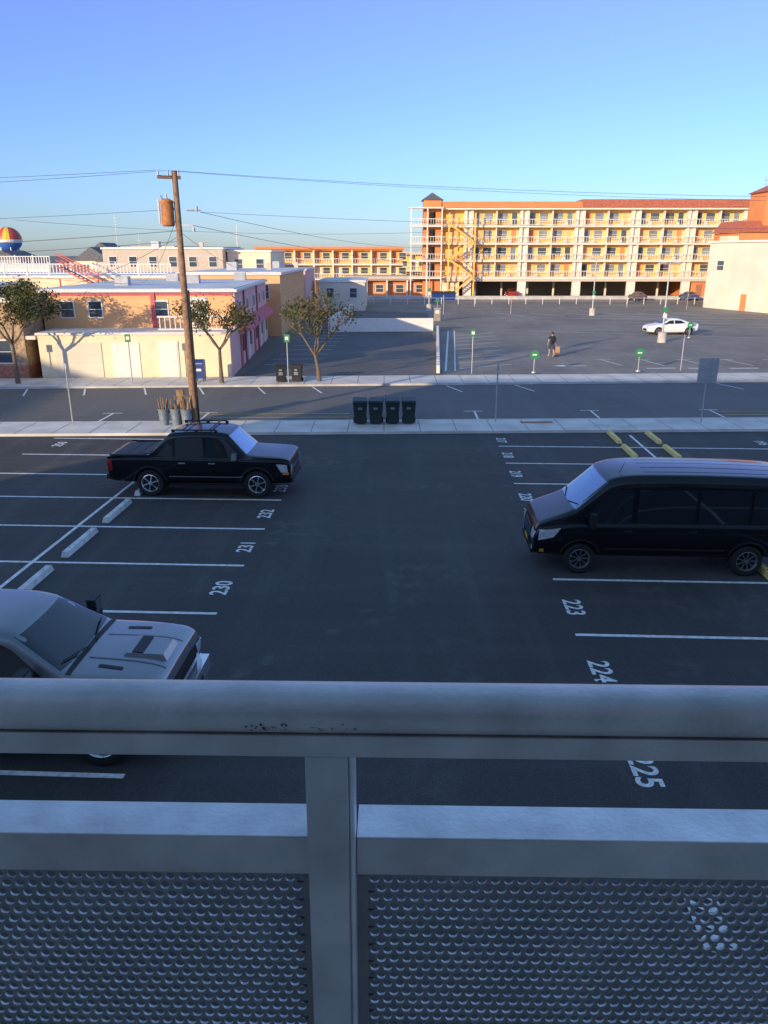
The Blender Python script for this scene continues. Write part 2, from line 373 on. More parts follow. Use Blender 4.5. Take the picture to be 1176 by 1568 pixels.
def vehicle(name, st, wx, r, w, track, paint, loc, rz, n=6, rim='chrome', build=None, arch='plastic', archw=0.06, cut=0.06, lev=3, rc=.35):
    root = E(name, loc, rz)
    rings = [section(s) for s in st]; k = len(rings[0])
    vs = [p for rg in rings for p in rg]; fs = []
    for i in range(len(rings) - 1):
        for j in range(k): fs.append((i * k + j, i * k + (j + 1) % k, (i + 1) * k + (j + 1) % k, (i + 1) * k + j))
    fs.append(tuple(range(k - 1, -1, -1))); fs.append(tuple((len(rings) - 1) * k + j for j in range(k)))
    me = D.meshes.new('body'); me.from_pydata(vs, [], fs); me.update()
    bm = bmesh.new(); bm.from_mesh(me); bmesh.ops.recalc_face_normals(bm, faces=bm.faces)
    cl = bm.edges.layers.float.new('crease_edge'); bm.verts.index_update()
    for e in bm.edges:
        a, b = e.verts[0].index, e.verts[1].index; i0, i1 = a // k, b // k; j0, j1 = a % k, b % k
        if i0 == i1:
            s_ = st[i0]
            if len(s_) > 8 and 4 <= j0 <= 12 and 4 <= j1 <= 12: e[cl] = s_[8]
        else:
            if j0 in (5, 11): e[cl] = .75
            elif j0 in (4, 12): e[cl] = .45
            elif j0 in (6, 7, 9, 10): e[cl] = rc
            elif j0 in (1, 2, 14, 15): e[cl] = .5
    bm.to_mesh(me); bm.free()
    tmp = D.objects.new('tmp', me); S.collection.objects.link(tmp)
    ss = tmp.modifiers.new('s', 'SUBSURF'); ss.levels = lev; ss.render_levels = lev
    m1 = ev(tmp)
    bm = bmesh.new(); bm.from_mesh(m1); bvh = BVHTree.FromBMesh(bm); bm.free()
    cutm = MB()
    for x in wx:
        for sd in (-1, 1): cutm.cyl((x, sd * (track - .28), r + .02), (x, sd * 1.6, r + .02), r + cut, r + cut, 'dark', 40)
    co = cutm.obj('cut')
    body = D.objects.new('body', m1); S.collection.objects.link(body)
    bo = body.modifiers.new('b', 'BOOLEAN'); bo.object = co; bo.operation = 'DIFFERENCE'; bo.solver = 'EXACT'
    m2 = ev(body)
    body.modifiers.clear(); body.data = m2
    D.objects.remove(tmp); D.objects.remove(co)
    m2.materials.clear(); m2.materials.append(M[paint]); m2.materials.append(M['dark'])
    for p in m2.polygons:
        c = p.center; p.material_index = 0; p.use_smooth = True
        for x in wx:
            if math.hypot(c.x - x, c.z - r - .02) < r + cut + .003 and abs(c.y) > track - .30:
                if abs(p.normal.y) > .95 and abs(c.y) > track - .2: continue
                p.material_index = 1; p.use_smooth = False
    m2.set_sharp_from_angle(angle=R(50))
    body.parent = root
    wm = MB()
    for x in wx:
        for sd in (-1, 1): wheel(wm, x, sd * (track - w / 2), sd, r, w, n, rim)
    wm.obj('wheels', root, smooth=True)
    am = MB()
    for x in wx:
        for sd in (-1, 1):
            r0 = r + cut; prev = None
            for i in range(25):
                a = R(-8 + 196 * i / 24)
                q = []
                for rr_ in (r0, r0 + archw):
                    px, pz = x + math.cos(a) * rr_, r + .02 + math.sin(a) * rr_
                    loc_, nor, _, _ = bvh.ray_cast(Vector((px, sd * 4, pz)), Vector((0, -sd, 0)))
                    q.append(None if loc_ is None else loc_ + Vector((0, sd * .012, 0)))
                if prev and all(t is not None for t in q + prev):
                    a0, a1 = prev; b0, b1 = q; ii = Vector((0, -sd * .06, 0))
                    am.face([a0, a1, b1, b0], arch); am.face([a0, b0, b0 + ii, a0 + ii], arch); am.face([a1, b1, b1 + ii, a1 + ii], arch)
                prev = q
    am.obj('wheel_arches', root, smooth=True)
    pm = MB()
    def P(poly, axis='y', side=None, k='glass', off=0.004, step=0.12):
        if axis == 'y' and side is None:
            for sd in (-1, 1): polypanel(pm, bvh, poly, 'y', sd, k, off, step)
        else: polypanel(pm, bvh, poly, axis, side or 1, k, off, step)
    def seam(pts, wd=.012, k='seam', off=.003):
        for (a, b), (c, d) in zip(pts[:-1], pts[1:]):
            l = math.hypot(c - a, d - b) or 1; nx, nz = -(d - b) / l * wd / 2, (c - a) / l * wd / 2
            P([(a - nx, b - nz), (c - nx, d - nz), (c + nx, d + nz), (a + nx, b + nz)], 'y', None, k, off, .15)
    if build: build(pm, P, seam, bvh)
    pm.obj('windows_lights_trim', root, smooth=True)
    return root

st_suv = [(-2.94, .60, .84, .98, .90, 1.12, .84, 0, .4), (-2.92, .48, .93, 1.10, .96, 1.22, .90, .01, .6), (-2.8, .44, .95, 1.15, .985, 1.25, .92, .01),
          (-2.3, .42, .96, 1.16, 1.0, 1.26, .93, .01), (-1.78, .40, .965, 1.16, 1.0, 1.27, .93, .01), (-1.62, .40, .965, 1.16, 1.0, 1.30, .92, .01, .7),
          (-1.05, .40, .965, 1.16, 1.0, 1.87, .79, .02, .7), (-.85, .40, .965, 1.16, 1.0, 1.92, .80, .03), (-.2, .40, .965, 1.15, 1.0, 1.96, .81, .03),
          (.44, .40, .965, 1.15, 1.0, 1.95, .80, .03), (.76, .40, .965, 1.14, 1.0, 1.88, .78, .03, .6), (1.34, .40, .965, 1.13, 1.0, 1.28, .87, .03, .7),
          (1.5, .40, .965, 1.13, 1.0, 1.26, .89, .03), (2.2, .42, .95, 1.13, .985, 1.23, .90, .03), (2.5, .42, .93, 1.11, .97, 1.20, .88, .02),
          (2.61, .42, .91, 1.04, .94, 1.14, .84, .0, .5), (2.65, .5, .86, .90, .90, 1.0, .80, 0, .3)]
def b_suv(pm, P, seam, bvh):
    P([(1.14, 1.245), (.78, 1.64), (.66, 1.76), (.10, 1.80), (.10, 1.225)])
    P([(.02, 1.225), (.02, 1.80), (-.72, 1.78), (-.82, 1.74), (-.82, 1.225)])
    P([(-.92, 1.225), (-.92, 1.74), (-1.02, 1.71), (-1.38, 1.26)])
    P([(-.82, 1.31), (.82, 1.31), (.71, 1.85), (-.71, 1.85)], 'x', 1, 'wshield')
    P([(-.62, 1.4), (.62, 1.4), (.55, 1.76), (-.55, 1.76)], 'x', -1, 'glass')
    seam([(1.22, .52), (1.26, 1.15)]); seam([(.06, .52), (.06, 1.8)]); seam([(-.87, .75), (-.87, 1.2)]); seam([(-1.0, .52), (-.9, .72), (-.87, .76)])
    seam([(1.2, .52), (-1.0, .52)])
    seam([(-1.7, 1.14), (-1.7, .9)]); seam([(1.18, .64), (-1.05, .64)], .03, 'chrome', .012)
    seam([(1.5, 1.19), (2.5, 1.12)], .01)
    P([(2.56, .80), (2.54, 1.03), (2.22, 1.05), (2.36, .80)], 'y', None, 'lamp', .008); P([(2.58, .72), (2.6, .80), (2.42, .80), (2.4, .72)], 'y', None, 'amber', .01)
    P([(-2.92, .80), (-2.92, 1.12), (-2.76, 1.12), (-2.76, .80)], 'y', None, 'redlens', .008, .06)
    P([(-.60, .74), (.60, .74), (.60, 1.03), (-.60, 1.03)], 'x', 1, 'plastic', .01); P([(-.62, .86), (.62, .86), (.62, .91), (-.62, .91)], 'x', 1, 'chrome', .02)
    for x0, x1 in ((-2.78, -2.34), (-2.30, -1.98), (-1.94, -1.66)): P([(x0, -.80), (x1, -.80), (x1, .80), (x0, .80)], 'z', 1, 'plastic', .012, .3)
    for s_ in (-1, 1):
        P([(s_ * .64, .80), (s_ * .88, .80), (s_ * .86, 1.0), (s_ * .64, 1.03)], 'x', 1, 'lamp', .01, .06)
        P([(s_ * .64, .72), (s_ * .88, .72), (s_ * .88, .78), (s_ * .64, .78)], 'x', 1, 'amber', .012, .06)
        P([(s_ * .72, .5), (s_ * .6, .5), (s_ * .6, .6), (s_ * .72, .6)], 'x', 1, 'lamp', .012, .06)
        for x in (.28, -.62): pm.box((x, s_ * 1.015, 1.06), (.2, .03, .035), 'chrome')
        pm.box((1.0, s_ * 1.10, 1.29), (.14, .22, .17), 'chrome'); pm.box((.98, s_ * 1.00, 1.24), (.07, .14, .05), 'plastic')
        pm.box((.1, s_ * .98, .36), (2.3, .2, .07), 'plastic')
        pm.cyl((-.95, s_ * .70, 2.0), (.4, s_ * .70, 2.01), .022, .022, 'plastic', 8)
        for x in (-.9, -.2, .4): pm.box((x, s_ * .70, 1.965), (.09, .05, .07), 'plastic')
        pm.box((-2.25, s_ * .93, 1.275), (1.1, .05, .05), 'plastic')
    for x in (-.6, .2): pm.cyl((x, -.70, 2.015), (x, .70, 2.015), .02, .02, 'plastic', 8)
    pm.box((-2.96, 0, .58), (.12, 1.7, .16), 'plastic'); pm.box((2.63, 0, .52), (.1, 1.6, .14), 'plastic')
x, y = L2(-6.45, 23.05)
vehicle('black_pickup_truck', st_suv, (-1.65, 1.62), .41, .27, .99, 'black', (x, y, .008), -LA, 6, 'chrome', b_suv, 'plastic', .07, rc=.5)

st_van = [(-3.07, .62, .80, 1.05, .88, 2.0, .80, 0, .4), (-3.04, .48, .93, 1.12, .97, 2.18, .88, .02, .6), (-2.9, .44, .97, 1.16, 1.015, 2.23, .91, .05),
          (-2.3, .42, .98, 1.17, 1.03, 2.27, .93, .06), (-1.0, .40, .985, 1.17, 1.03, 2.30, .93, .07), (.3, .40, .985, 1.17, 1.03, 2.30, .93, .07),
          (.98, .40, .985, 1.16, 1.03, 2.28, .91, .06), (1.30, .40, .985, 1.16, 1.03, 2.17, .87, .05, .6), (2.02, .40, .98, 1.14, 1.02, 1.50, .90, .04, .75),
          (2.2, .40, .97, 1.12, 1.01, 1.40, .90, .04), (2.6, .42, .96, 1.08, .99, 1.26, .88, .03), (2.82, .42, .93, 1.0, .95, 1.16, .83, .02, .5),
          (2.92, .42, .88, .86, .90, 1.0, .79, .01), (2.95, .48, .82, .70, .85, .84, .75, .0, .4)]
def b_van(pm, P, seam, bvh):
    P([(1.84, 1.36), (1.40, 1.86), (1.20, 2.00), (.78, 2.02), (.78, 1.235), (1.45, 1.225)])
    for a, b in ((.66, -.62), (-.70, -1.80), (-1.88, -2.92)): P([(a, 1.24), (a, 2.02), (b, 2.02), (b, 1.24)])
    P([(-.86, 1.50), (.86, 1.50), (.80, 2.13), (-.80, 2.13)], 'x', 1, 'wshield')
    seam([(1.78, .55), (1.95, .9), (1.98, 1.2)]); seam([(.72, .48), (.72, 2.06)]); seam([(-.66, .48), (-.66, 2.06)]); seam([(1.75, .48), (-.66, .48)])
    seam([(-.7, 1.13), (-2.9, 1.13)], .02, 'seam'); seam([(.72, .86), (-.66, .86)], .01)
    seam([(-2.2, .5), (-2.2, 1.15)], .01)
    P([(2.9, .44), (2.9, .52), (-3.0, .52), (-3.0, .44)], 'y', None, 'plastic', .012, .2)
    P([(1.35, .60), (1.35, .66), (-1.35, .66), (-1.35, .60)], 'y', None, 'plastic', .02, .2)
    P([(2.84, .78), (2.82, 1.02), (2.35, 1.10), (2.5, .88)], 'y', None, 'lamp', .008, .06)
    P([(2.8, .5), (2.8, .58), (2.7, .58), (2.7, .5)], 'y', None, 'amber', .014, .06)
    P([(-.46, .66), (.46, .66), (.52, 1.0), (-.52, 1.0)], 'x', 1, 'plastic', .012, .08)
    for z in (.70, .78, .86, .94): P([(-.46, z), (.46, z), (.46, z + .022), (-.46, z + .022)], 'x', 1, 'chrome', .024, .1)
    P([(-.15, .80), (.15, .80), (.15, .9), (-.15, .9)], 'x', 1, 'mailblue', .03, .1)
    P([(-.55, .48), (.55, .48), (.55, .6), (-.55, .6)], 'x', 1, 'plastic', .014, .1)
    P([(-.2, .52), (.2, .52), (.2, .64), (-.2, .64)], 'x', 1, 'c_yel', .03, .1)
    for s_ in (-1, 1):
        P([(s_ * .56, .76), (s_ * .84, .78), (s_ * .86, .96), (s_ * .58, 1.02)], 'x', 1, 'lamp', .01, .05)
        P([(s_ * .66, .50), (s_ * .80, .50), (s_ * .80, .6), (s_ * .66, .6)], 'x', 1, 'lamp', .015, .05)
        for x in (.86, -.58): pm.box((x, s_ * 1.045, 1.06), (.2, .03, .04), 'plastic')
        pm.box((1.68, s_ * 1.20, 1.36), (.13, .2, .30), 'plastic'); pm.box((1.615, s_ * 1.20, 1.36), (.01, .17, .26), 'chrome')
        pm.box((1.70, s_ * 1.08, 1.26), (.08, .16, .07), 'plastic')
        pm.box((-2.98, s_ * .96, 1.5), (.05, .04, .5), 'redlens')
        pm.cyl((2.08, s_ * .2, 1.51), (1.96, s_ * .72, 1.60), .01, .01, 'plastic', 6)
    for yy in (-.55, -.2, .2, .55): P([(-2.6, yy - .02), (.5, yy - .02), (.5, yy + .02), (-2.6, yy + .02)], 'z', 1, 'black', .012, .3)
    pm.cyl((1.05, .55, 2.29), (.95, .55, 2.55), .008, .004, 'plastic', 6)
    pm.box((2.93, 0, .45), (.08, 1.5, .1), 'plastic')
x, y = L2(5.62, 17.62)
vehicle('black_passenger_van', st_van, (-1.89, 1.88), .36, .24, 1.02, 'black', (x, y, .008), math.pi - LA, 9, 'rimg', b_van, 'plastic', .05, rc=.6)

st_sil = [(-3.25, .65, .85, 1.2, .9, 1.32, .82, 0), (-3.22, .55, .96, 1.32, .99, 1.42, .90, .0), (-2.6, .5, .98, 1.34, 1.02, 1.44, .92, 0),
          (-1.5, .48, .98, 1.34, 1.02, 1.44, .92, 0), (-1.32, .48, .98, 1.33, 1.02, 1.45, .92, .0, .8), (-1.22, .48, .98, 1.33, 1.02, 1.92, .78, .02, .6),
          (-1.0, .48, .98, 1.32, 1.02, 1.98, .78, .03), (0, .48, .98, 1.31, 1.02, 2.0, .79, .04), (.60, .48, .98, 1.30, 1.02, 1.98, .78, .04), (.88, .48, .98, 1.29, 1.02, 1.90, .76, .04, .5),
          (1.60, .48, .98, 1.27, 1.02, 1.41, .88, .04, .7), (1.74, .48, .98, 1.27, 1.02, 1.39, .90, .05), (2.4, .5, .98, 1.26, 1.02, 1.37, .91, .06),
          (2.84, .5, .97, 1.22, 1.0, 1.32, .89, .05), (2.95, .5, .95, 1.14, .97, 1.24, .86, .03, .6), (3.02, .55, .92, .98, .93, 1.06, .84, 0, .3)]
def b_sil(pm, P, seam, bvh):
    P([(1.30, 1.40), (.88, 1.74), (.74, 1.82), (.18, 1.86), (.18, 1.37)])
    P([(.08, 1.37), (.08, 1.86), (-.82, 1.84), (-.92, 1.37)])
    P([(-.84, 1.45), (.84, 1.45), (.70, 1.89), (-.70, 1.89)], 'x', 1, 'glass')
    seam([(1.4, .6), (1.44, 1.3)]); seam([(.13, .6), (.13, 1.86)]); seam([(-.97, .6), (-.97, 1.9)])
    seam([(1.35, 1.22), (2.4, 1.18)], .01, 'seam')
    for y in (-.93, .93): P([(1.7, y - .006), (2.92, y * .96 - .006), (2.92, y * .96 + .006), (1.7, y + .006)], 'z', 1, 'seam', .003, .2)
    P([(1.60, -.86), (1.68, -.86), (1.68, .86), (1.60, .86)], 'z', 1, 'plastic', .006, .2)
    for s_ in (-1, 1):
        P([(1.98, s_ * .56), (2.34, s_ * .60), (2.34, s_ * .67), (1.98, s_ * .63)], 'z', 1, 'plastic', .01, .1)
        P([(1.75, s_ * .34), (2.9, s_ * .40), (2.9, s_ * .43), (1.75, s_ * .38)], 'z', 1, 'silver', .02, .1)
        P([(s_ * .62, .92), (s_ * .90, .92), (s_ * .90, 1.10), (s_ * .62, 1.12)], 'x', 1, 'lamp', .02, .06)
        P([(2.98, .92), (2.98, 1.08), (2.72, 1.12), (2.78, .94)], 'y', s_, 'lamp', .01, .06)
        P([(2.98, .84), (2.98, .90), (2.76, .90), (2.76, .84)], 'y', s_, 'amber', .012, .06)
        P([(1.55, 1.20), (2.0, 1.18), (2.0, 1.13), (1.55, 1.14)], 'y', s_, 'plastic', .012, .1)
        pm.box((1.18, s_ * 1.22, 1.46), (.14, .26, .34), 'plastic'); pm.box((1.255, s_ * 1.22, 1.5), (.02, .22, .2), 'silver'); pm.box((1.2, s_ * 1.06, 1.36), (.07, .18, .06), 'plastic')
        for x in (.35, -.72): pm.box((x, s_ * 1.03, 1.18), (.2, .03, .04), 'silver')
        pm.cyl((1.66, s_ * .1, 1.47), (1.52, s_ * .68, 1.53), .012, .012, 'plastic', 6)
    zz = bvh.ray_cast(Vector((2.4, 0, 5)), Vector((0, 0, -1)))[0].z
    pm.hexa([(2.2, -.34, zz - .05), (2.86, -.28, zz - .08), (2.86, .28, zz - .08), (2.2, .34, zz - .05)], [(2.26, -.28, zz + .045), (2.8, -.24, zz + .01), (2.8, .24, zz + .01), (2.26, .28, zz + .045)], 'silver')
    pm.hexa([(2.34, -.25, zz), (2.5, -.25, zz), (2.5, .25, zz), (2.34, .25, zz)], [(2.34, -.25, zz + .05), (2.5, -.25, zz + .042), (2.5, .25, zz + .042), (2.34, .25, zz + .05)], 'plastic')
    P([(-.58, .72), (.58, .72), (.58, 1.12), (-.58, 1.12)], 'x', 1, 'plastic', .015, .1)
    P([(-.60, .90), (.60, .90), (.60, .98), (-.60, .98)], 'x', 1, 'chrome', .03, .1)
    pm.b(2.98, 3.12, -.98, .98, .52, .76, 'chrome'); pm.b(2.86, 2.98, -1.0, 1.0, .52, .76, 'chrome'); pm.b(3.10, 3.14, -.5, .5, .56, .66, 'plastic')
    pm.b(-2.95, -1.5, -.82, .82, 1.455, 1.47, 'plastic')
    for s_ in (-1, 1): pm.box((-.1, s_, .45), (2.5, .18, .07), 'plastic')
x, y = L2(-6.5, 10.15)
vehicle('silver_pickup_truck', st_sil, (-2.0, 2.02), .43, .29, 1.01, 'silver', (x, y, .008), -LA, 6, 'chrome', b_sil, 'silver', .05)

st_sed = [(-2.36, .45, .72, .80, .78, .92, .66, 0), (-2.32, .35, .82, .88, .84, 1.0, .70, .02, .3), (-1.75, .26, .86, .92, .90, 1.06, .70, .03), (-1.45, .24, .87, .92, .91, 1.12, .68, .03, .3),
          (-.75, .22, .87, .92, .92, 1.40, .56, .03), (-.1, .22, .87, .91, .92, 1.44, .57, .03), (.35, .22, .87, .90, .92, 1.40, .55, .03, .3), (1.15, .22, .87, .88, .91, 1.00, .70, .03, .5),
          (1.3, .22, .87, .86, .90, .96, .72, .03), (2.0, .24, .84, .78, .87, .86, .70, .03), (2.28, .28, .76, .68, .80, .76, .62, .01), (2.36, .34, .66, .58, .72, .64, .56, 0)]
def b_sed(pm, P, seam, bvh):
    P([(.85, 1.0), (.38, 1.27), (.0, 1.31), (.0, .99)]); P([(-.08, .99), (-.08, 1.31), (-.7, 1.27), (-1.12, 1.04)])
    P([(-.62, 1.02), (.62, 1.02), (.5, 1.34), (-.5, 1.34)], 'x', 1, 'glass'); P([(-.6, 1.12), (.6, 1.12), (.5, 1.34), (-.5, 1.34)], 'x', -1, 'glass')
    seam([(-.04, .35), (-.04, .98)]); seam([(.95, .35), (.98, .9)]); seam([(-1.0, .5), (-.95, .95)])
    for s_ in (-1, 1):
        P([(s_ * .42, .60), (s_ * .68, .60), (s_ * .68, .70), (s_ * .42, .70)], 'x', 1, 'lamp', .01, .06)
        P([(s_ * .42, .72), (s_ * .74, .72), (s_ * .74, .86), (s_ * .42, .86)], 'x', -1, 'redlens', .01, .06)
        pm.box((.85, s_ * .98, 1.02), (.12, .16, .11), 'plastic')
    P([(-.4, .36), (.4, .36), (.4, .55), (-.4, .55)], 'x', 1, 'plastic', .01)
vehicle('white_sedan_car', st_sed, (-1.42, 1.40), .33, .22, .90, 'white_paint', (26.4, 72.8, .007), math.pi + R(4), 6, 'chrome', b_sed, 'white_paint', .03, lev=2)
for nm, x_, y_, pa, rz_ in (('parked_car', 40, 126, 'grey_paint', 90), ('parked_car', 48.5, 127, 'blue_paint', 90), ('parked_car', 52.5, 121, 'white_paint', 180), ('parked_car', 22, 138, 'red_paint', 90)):
    vehicle(nm, st_sed, (-1.42, 1.40), .33, .22, .90, pa, (x_, y_, .007), R(rz_), 5, 'chrome', b_sed, pa, .03, lev=2)

# ------------------------------------------------------------------ balcony railing (ours) and own building
RA = R(-0.9)
rail = E('balcony_railing', (0, 0, 6.997), RA)
rail.rotation_euler = (0, R(.15), RA)
m = MB(); W = 3.2
prof = []
n = 40; TZ = -.514; TR = .0265; EX = .8
for i in range(n):
    a = 2 * math.pi * i / n; c_, s_ = math.cos(a), math.sin(a)
    prof.append((.804 + math.copysign(abs(c_) ** EX, c_) * .032, TZ + math.copysign(abs(s_) ** EX, s_) * TR))
vs = [(-W, a, b) for a, b in prof] + [(W, a, b) for a, b in prof]
m.add(vs, [(i, (i + 1) % n, n + (i + 1) % n, n + i) for i in range(n)] + [tuple(range(n)), tuple(range(2 * n - 1, n - 1, -1))], 'alu')
m.obj('top_rail', rail, smooth=True)
m = MB(); m.b(-W, W, .784, .828, -.572, -.5415, 'alu'); m.obj('top_rail_web', rail, bevel=.002)
posts = [-.079 + k * 1.22 for k in (-2, -1, 0, 1, 2)]
m = MB()
for px in posts:
    m.b(px - .028, px + .024, .786, .846, -1.60, -.572, 'alu')
    m.b(px + .0242, px + .031, .800, .846, -1.60, -.572, 'alu_lit')  # lighter strip paints the post's right side as lit
m.obj('posts', rail, bevel=.002)
m = MB()
for a, b in zip(posts[:-1], posts[1:]):
    m.b(a + .032, b - .029, .824, .886, -.7785, -.726, 'alu')
    m.b(a + .032, b - .029, .823, .887, -.7255, -.7235, 'alu_lit')  # thin bright cap paints the sky sheen on the rail top
    m.b(a + .032, b - .029, .828, .882, -.790, -.7788, 'alu')
    m.b(a + .032, b - .029, .824, .886, -1.58, -1.53, 'alu')
m.obj('mid_rails', rail, bevel=.0015)
m = MB()
for a, b in zip(posts[:-1], posts[1:]):
    m.b(a + .032, b - .029, .840, .846, -.803, -.791, 'alu_dark')
    m.b(a + .032, a + .046, .840, .8465, -1.53, -.804, 'alu_dark'); m.b(b - .043, b - .029, .840, .8465, -1.53, -.804, 'alu_dark')
m.obj('panel_frames', rail)
pitch = .0183; rh = pitch * .866; hr = .0068; th = .0035; nn = 14
cols = 61; rows = int(.73 / rh)
vs = []; fs = []
def ringpts():
    out = []
    for i in range(nn):
        a = 2 * math.pi * (i + .5) / nn; c, s_ = math.cos(a), math.sin(a)
        k_ = min(pitch / 2 / max(abs(c), 1e-6), rh / 2 / max(abs(s_), 1e-6)); out.append((c * k_, s_ * k_))
    for cx_, cy_ in ((1, 1), (1, -1), (-1, 1), (-1, -1)):
        C = (cx_ * pitch / 2, cy_ * rh / 2); j = min(range(nn), key=lambda q: (out[q][0] - C[0]) ** 2 + (out[q][1] - C[1]) ** 2); out[j] = C
    return out
OR = ringpts(); IR = [(math.cos(2 * math.pi * (i + .5) / nn) * hr, math.sin(2 * math.pi * (i + .5) / nn) * hr) for i in range(nn)]
for r_ in range(rows):
    for c_ in range(cols):
        cx_ = (c_ + (.5 if r_ % 2 else 0) + .5) * pitch; cz_ = -r_ * rh - rh / 2; o = len(vs)
        for (yy, pts) in ((0, OR), (0, IR), (th, IR), (th, OR)):
            for a, b in pts: vs.append((cx_ + a, yy, cz_ + b))
        for i in range(nn):
            j = (i + 1) % nn
            for q in range(3): fs.append((o + q * nn + i, o + q * nn + j, o + (q + 1) * nn + j, o + (q + 1) * nn + i))
pme = D.meshes.new('perforated_panel'); pme.from_pydata(vs, [], fs); pme.materials.append(M['alu_dark']); pme.materials.append(M['lip_lit'])
mi = [0] * len(fs)
for i in range(1, len(fs), 3): mi[i] = 1
pme.polygons.foreach_set('material_index', mi); pme.update()
for a, b in zip(posts[:-1], posts[1:]):
    o = D.objects.new('perforated_panel', pme); S.collection.objects.link(o); o.parent = rail
    wd = (cols + .5) * pitch; o.scale = ((b - a - .089) / wd, 1, 1); o.location = (a + .046, .842, -.8025)
m = MB()
random.seed(3)
def tubept(x_, ang, lift=.0006):
    c_, s_ = math.cos(ang), math.sin(ang)
    return (x_, .804 + math.copysign(abs(c_) ** EX, c_) * (.032 + lift), TZ + math.copysign(abs(s_) ** EX, s_) * (TR + lift))
for x0, n_ in ((-.150, 26), (-.085, 6), (-.045, 5)):
    for i in range(n_):
        xx = x0 + random.gauss(0, .012); aa = R(196) + random.gauss(0, .1); s1, s2 = random.uniform(.0006, .002), random.uniform(.02, .10)
        m.face([tubept(xx - s1, aa), tubept(xx + s1 * .7, aa + .01), tubept(xx + s1, aa + s2), tubept(xx - s1 * .6, aa + s2)], 'grime')
m.obj('grime_marks', rail)

own = E('apartment_building')
m = MB()
m.b(-32.6, 75, -16, -1.6, 0, 12.3, 'wallown')
m.b(-32.8, 75.3, -16.3, -1.3, 12.3, 12.55, 'white')
m.b(-12, 12, -1.6, .90, 5.20, 5.40, 'wallown')
for z0 in (0.3, 2.9, 5.6, 8.6):
    for x_ in range(-31, 72, 6):
        m.b(x_, x_ + 1.8, -1.62, -1.58, z0, z0 + 2.1, 'bglass')
m.obj('walls', own)
m = MB(); m.b(-140, -60.5, -31, -4, 0, 14.6, 'beige'); m.b(-140.3, -60.2, -31.3, -3.7, 14.6, 14.9, 'white')
for x_ in range(-135, -64, 5):
    for z0 in (1, 4.4, 7.8, 11.2): m.b(x_, x_ + 1.5, -4.03, -3.98, z0, z0 + 1.6, 'bglass')
b2 = E('neighbour_building'); m.obj('walls', b2)

# ------------------------------------------------------------------ buildings
def win(m, x, z, w, h, y0=0.0, fr='white', gl='bglass'):
    m.b(x - w / 2 - .08, x + w / 2 + .08, y0 - .05, y0 - .002, z - .08, z + h + .08, fr)
    m.b(x - w / 2, x + w / 2, y0 - .06, y0 - .04, z, z + h, gl)
    m.b(x - w / 2, x + w / 2, y0 - .075, y0 - .05, z + h * .48, z + h * .52, fr)
def door(m, x, z, w, h, y0, k='white'):
    m.b(x - w / 2 - .07, x + w / 2 + .07, y0 - .05, y0 - .002, z, z + h + .07, 'white'); m.b(x - w / 2, x + w / 2, y0 - .07, y0 - .04, z + .02, z + h, k)
def railrow(m, x0, x1, y, z, h=1.05, sp=.38, t=.07, k='white'):
    m.b(x0, x1, y - .05, y + .05, z + h - .09, z + h, k); m.b(x0, x1, y - .04, y + .04, z + .1, z + .17, k)
    x = x0 + .1
    while x < x1: m.b(x, x + t, y - .02, y + .02, z + .17, z + h - .09, k); x += sp

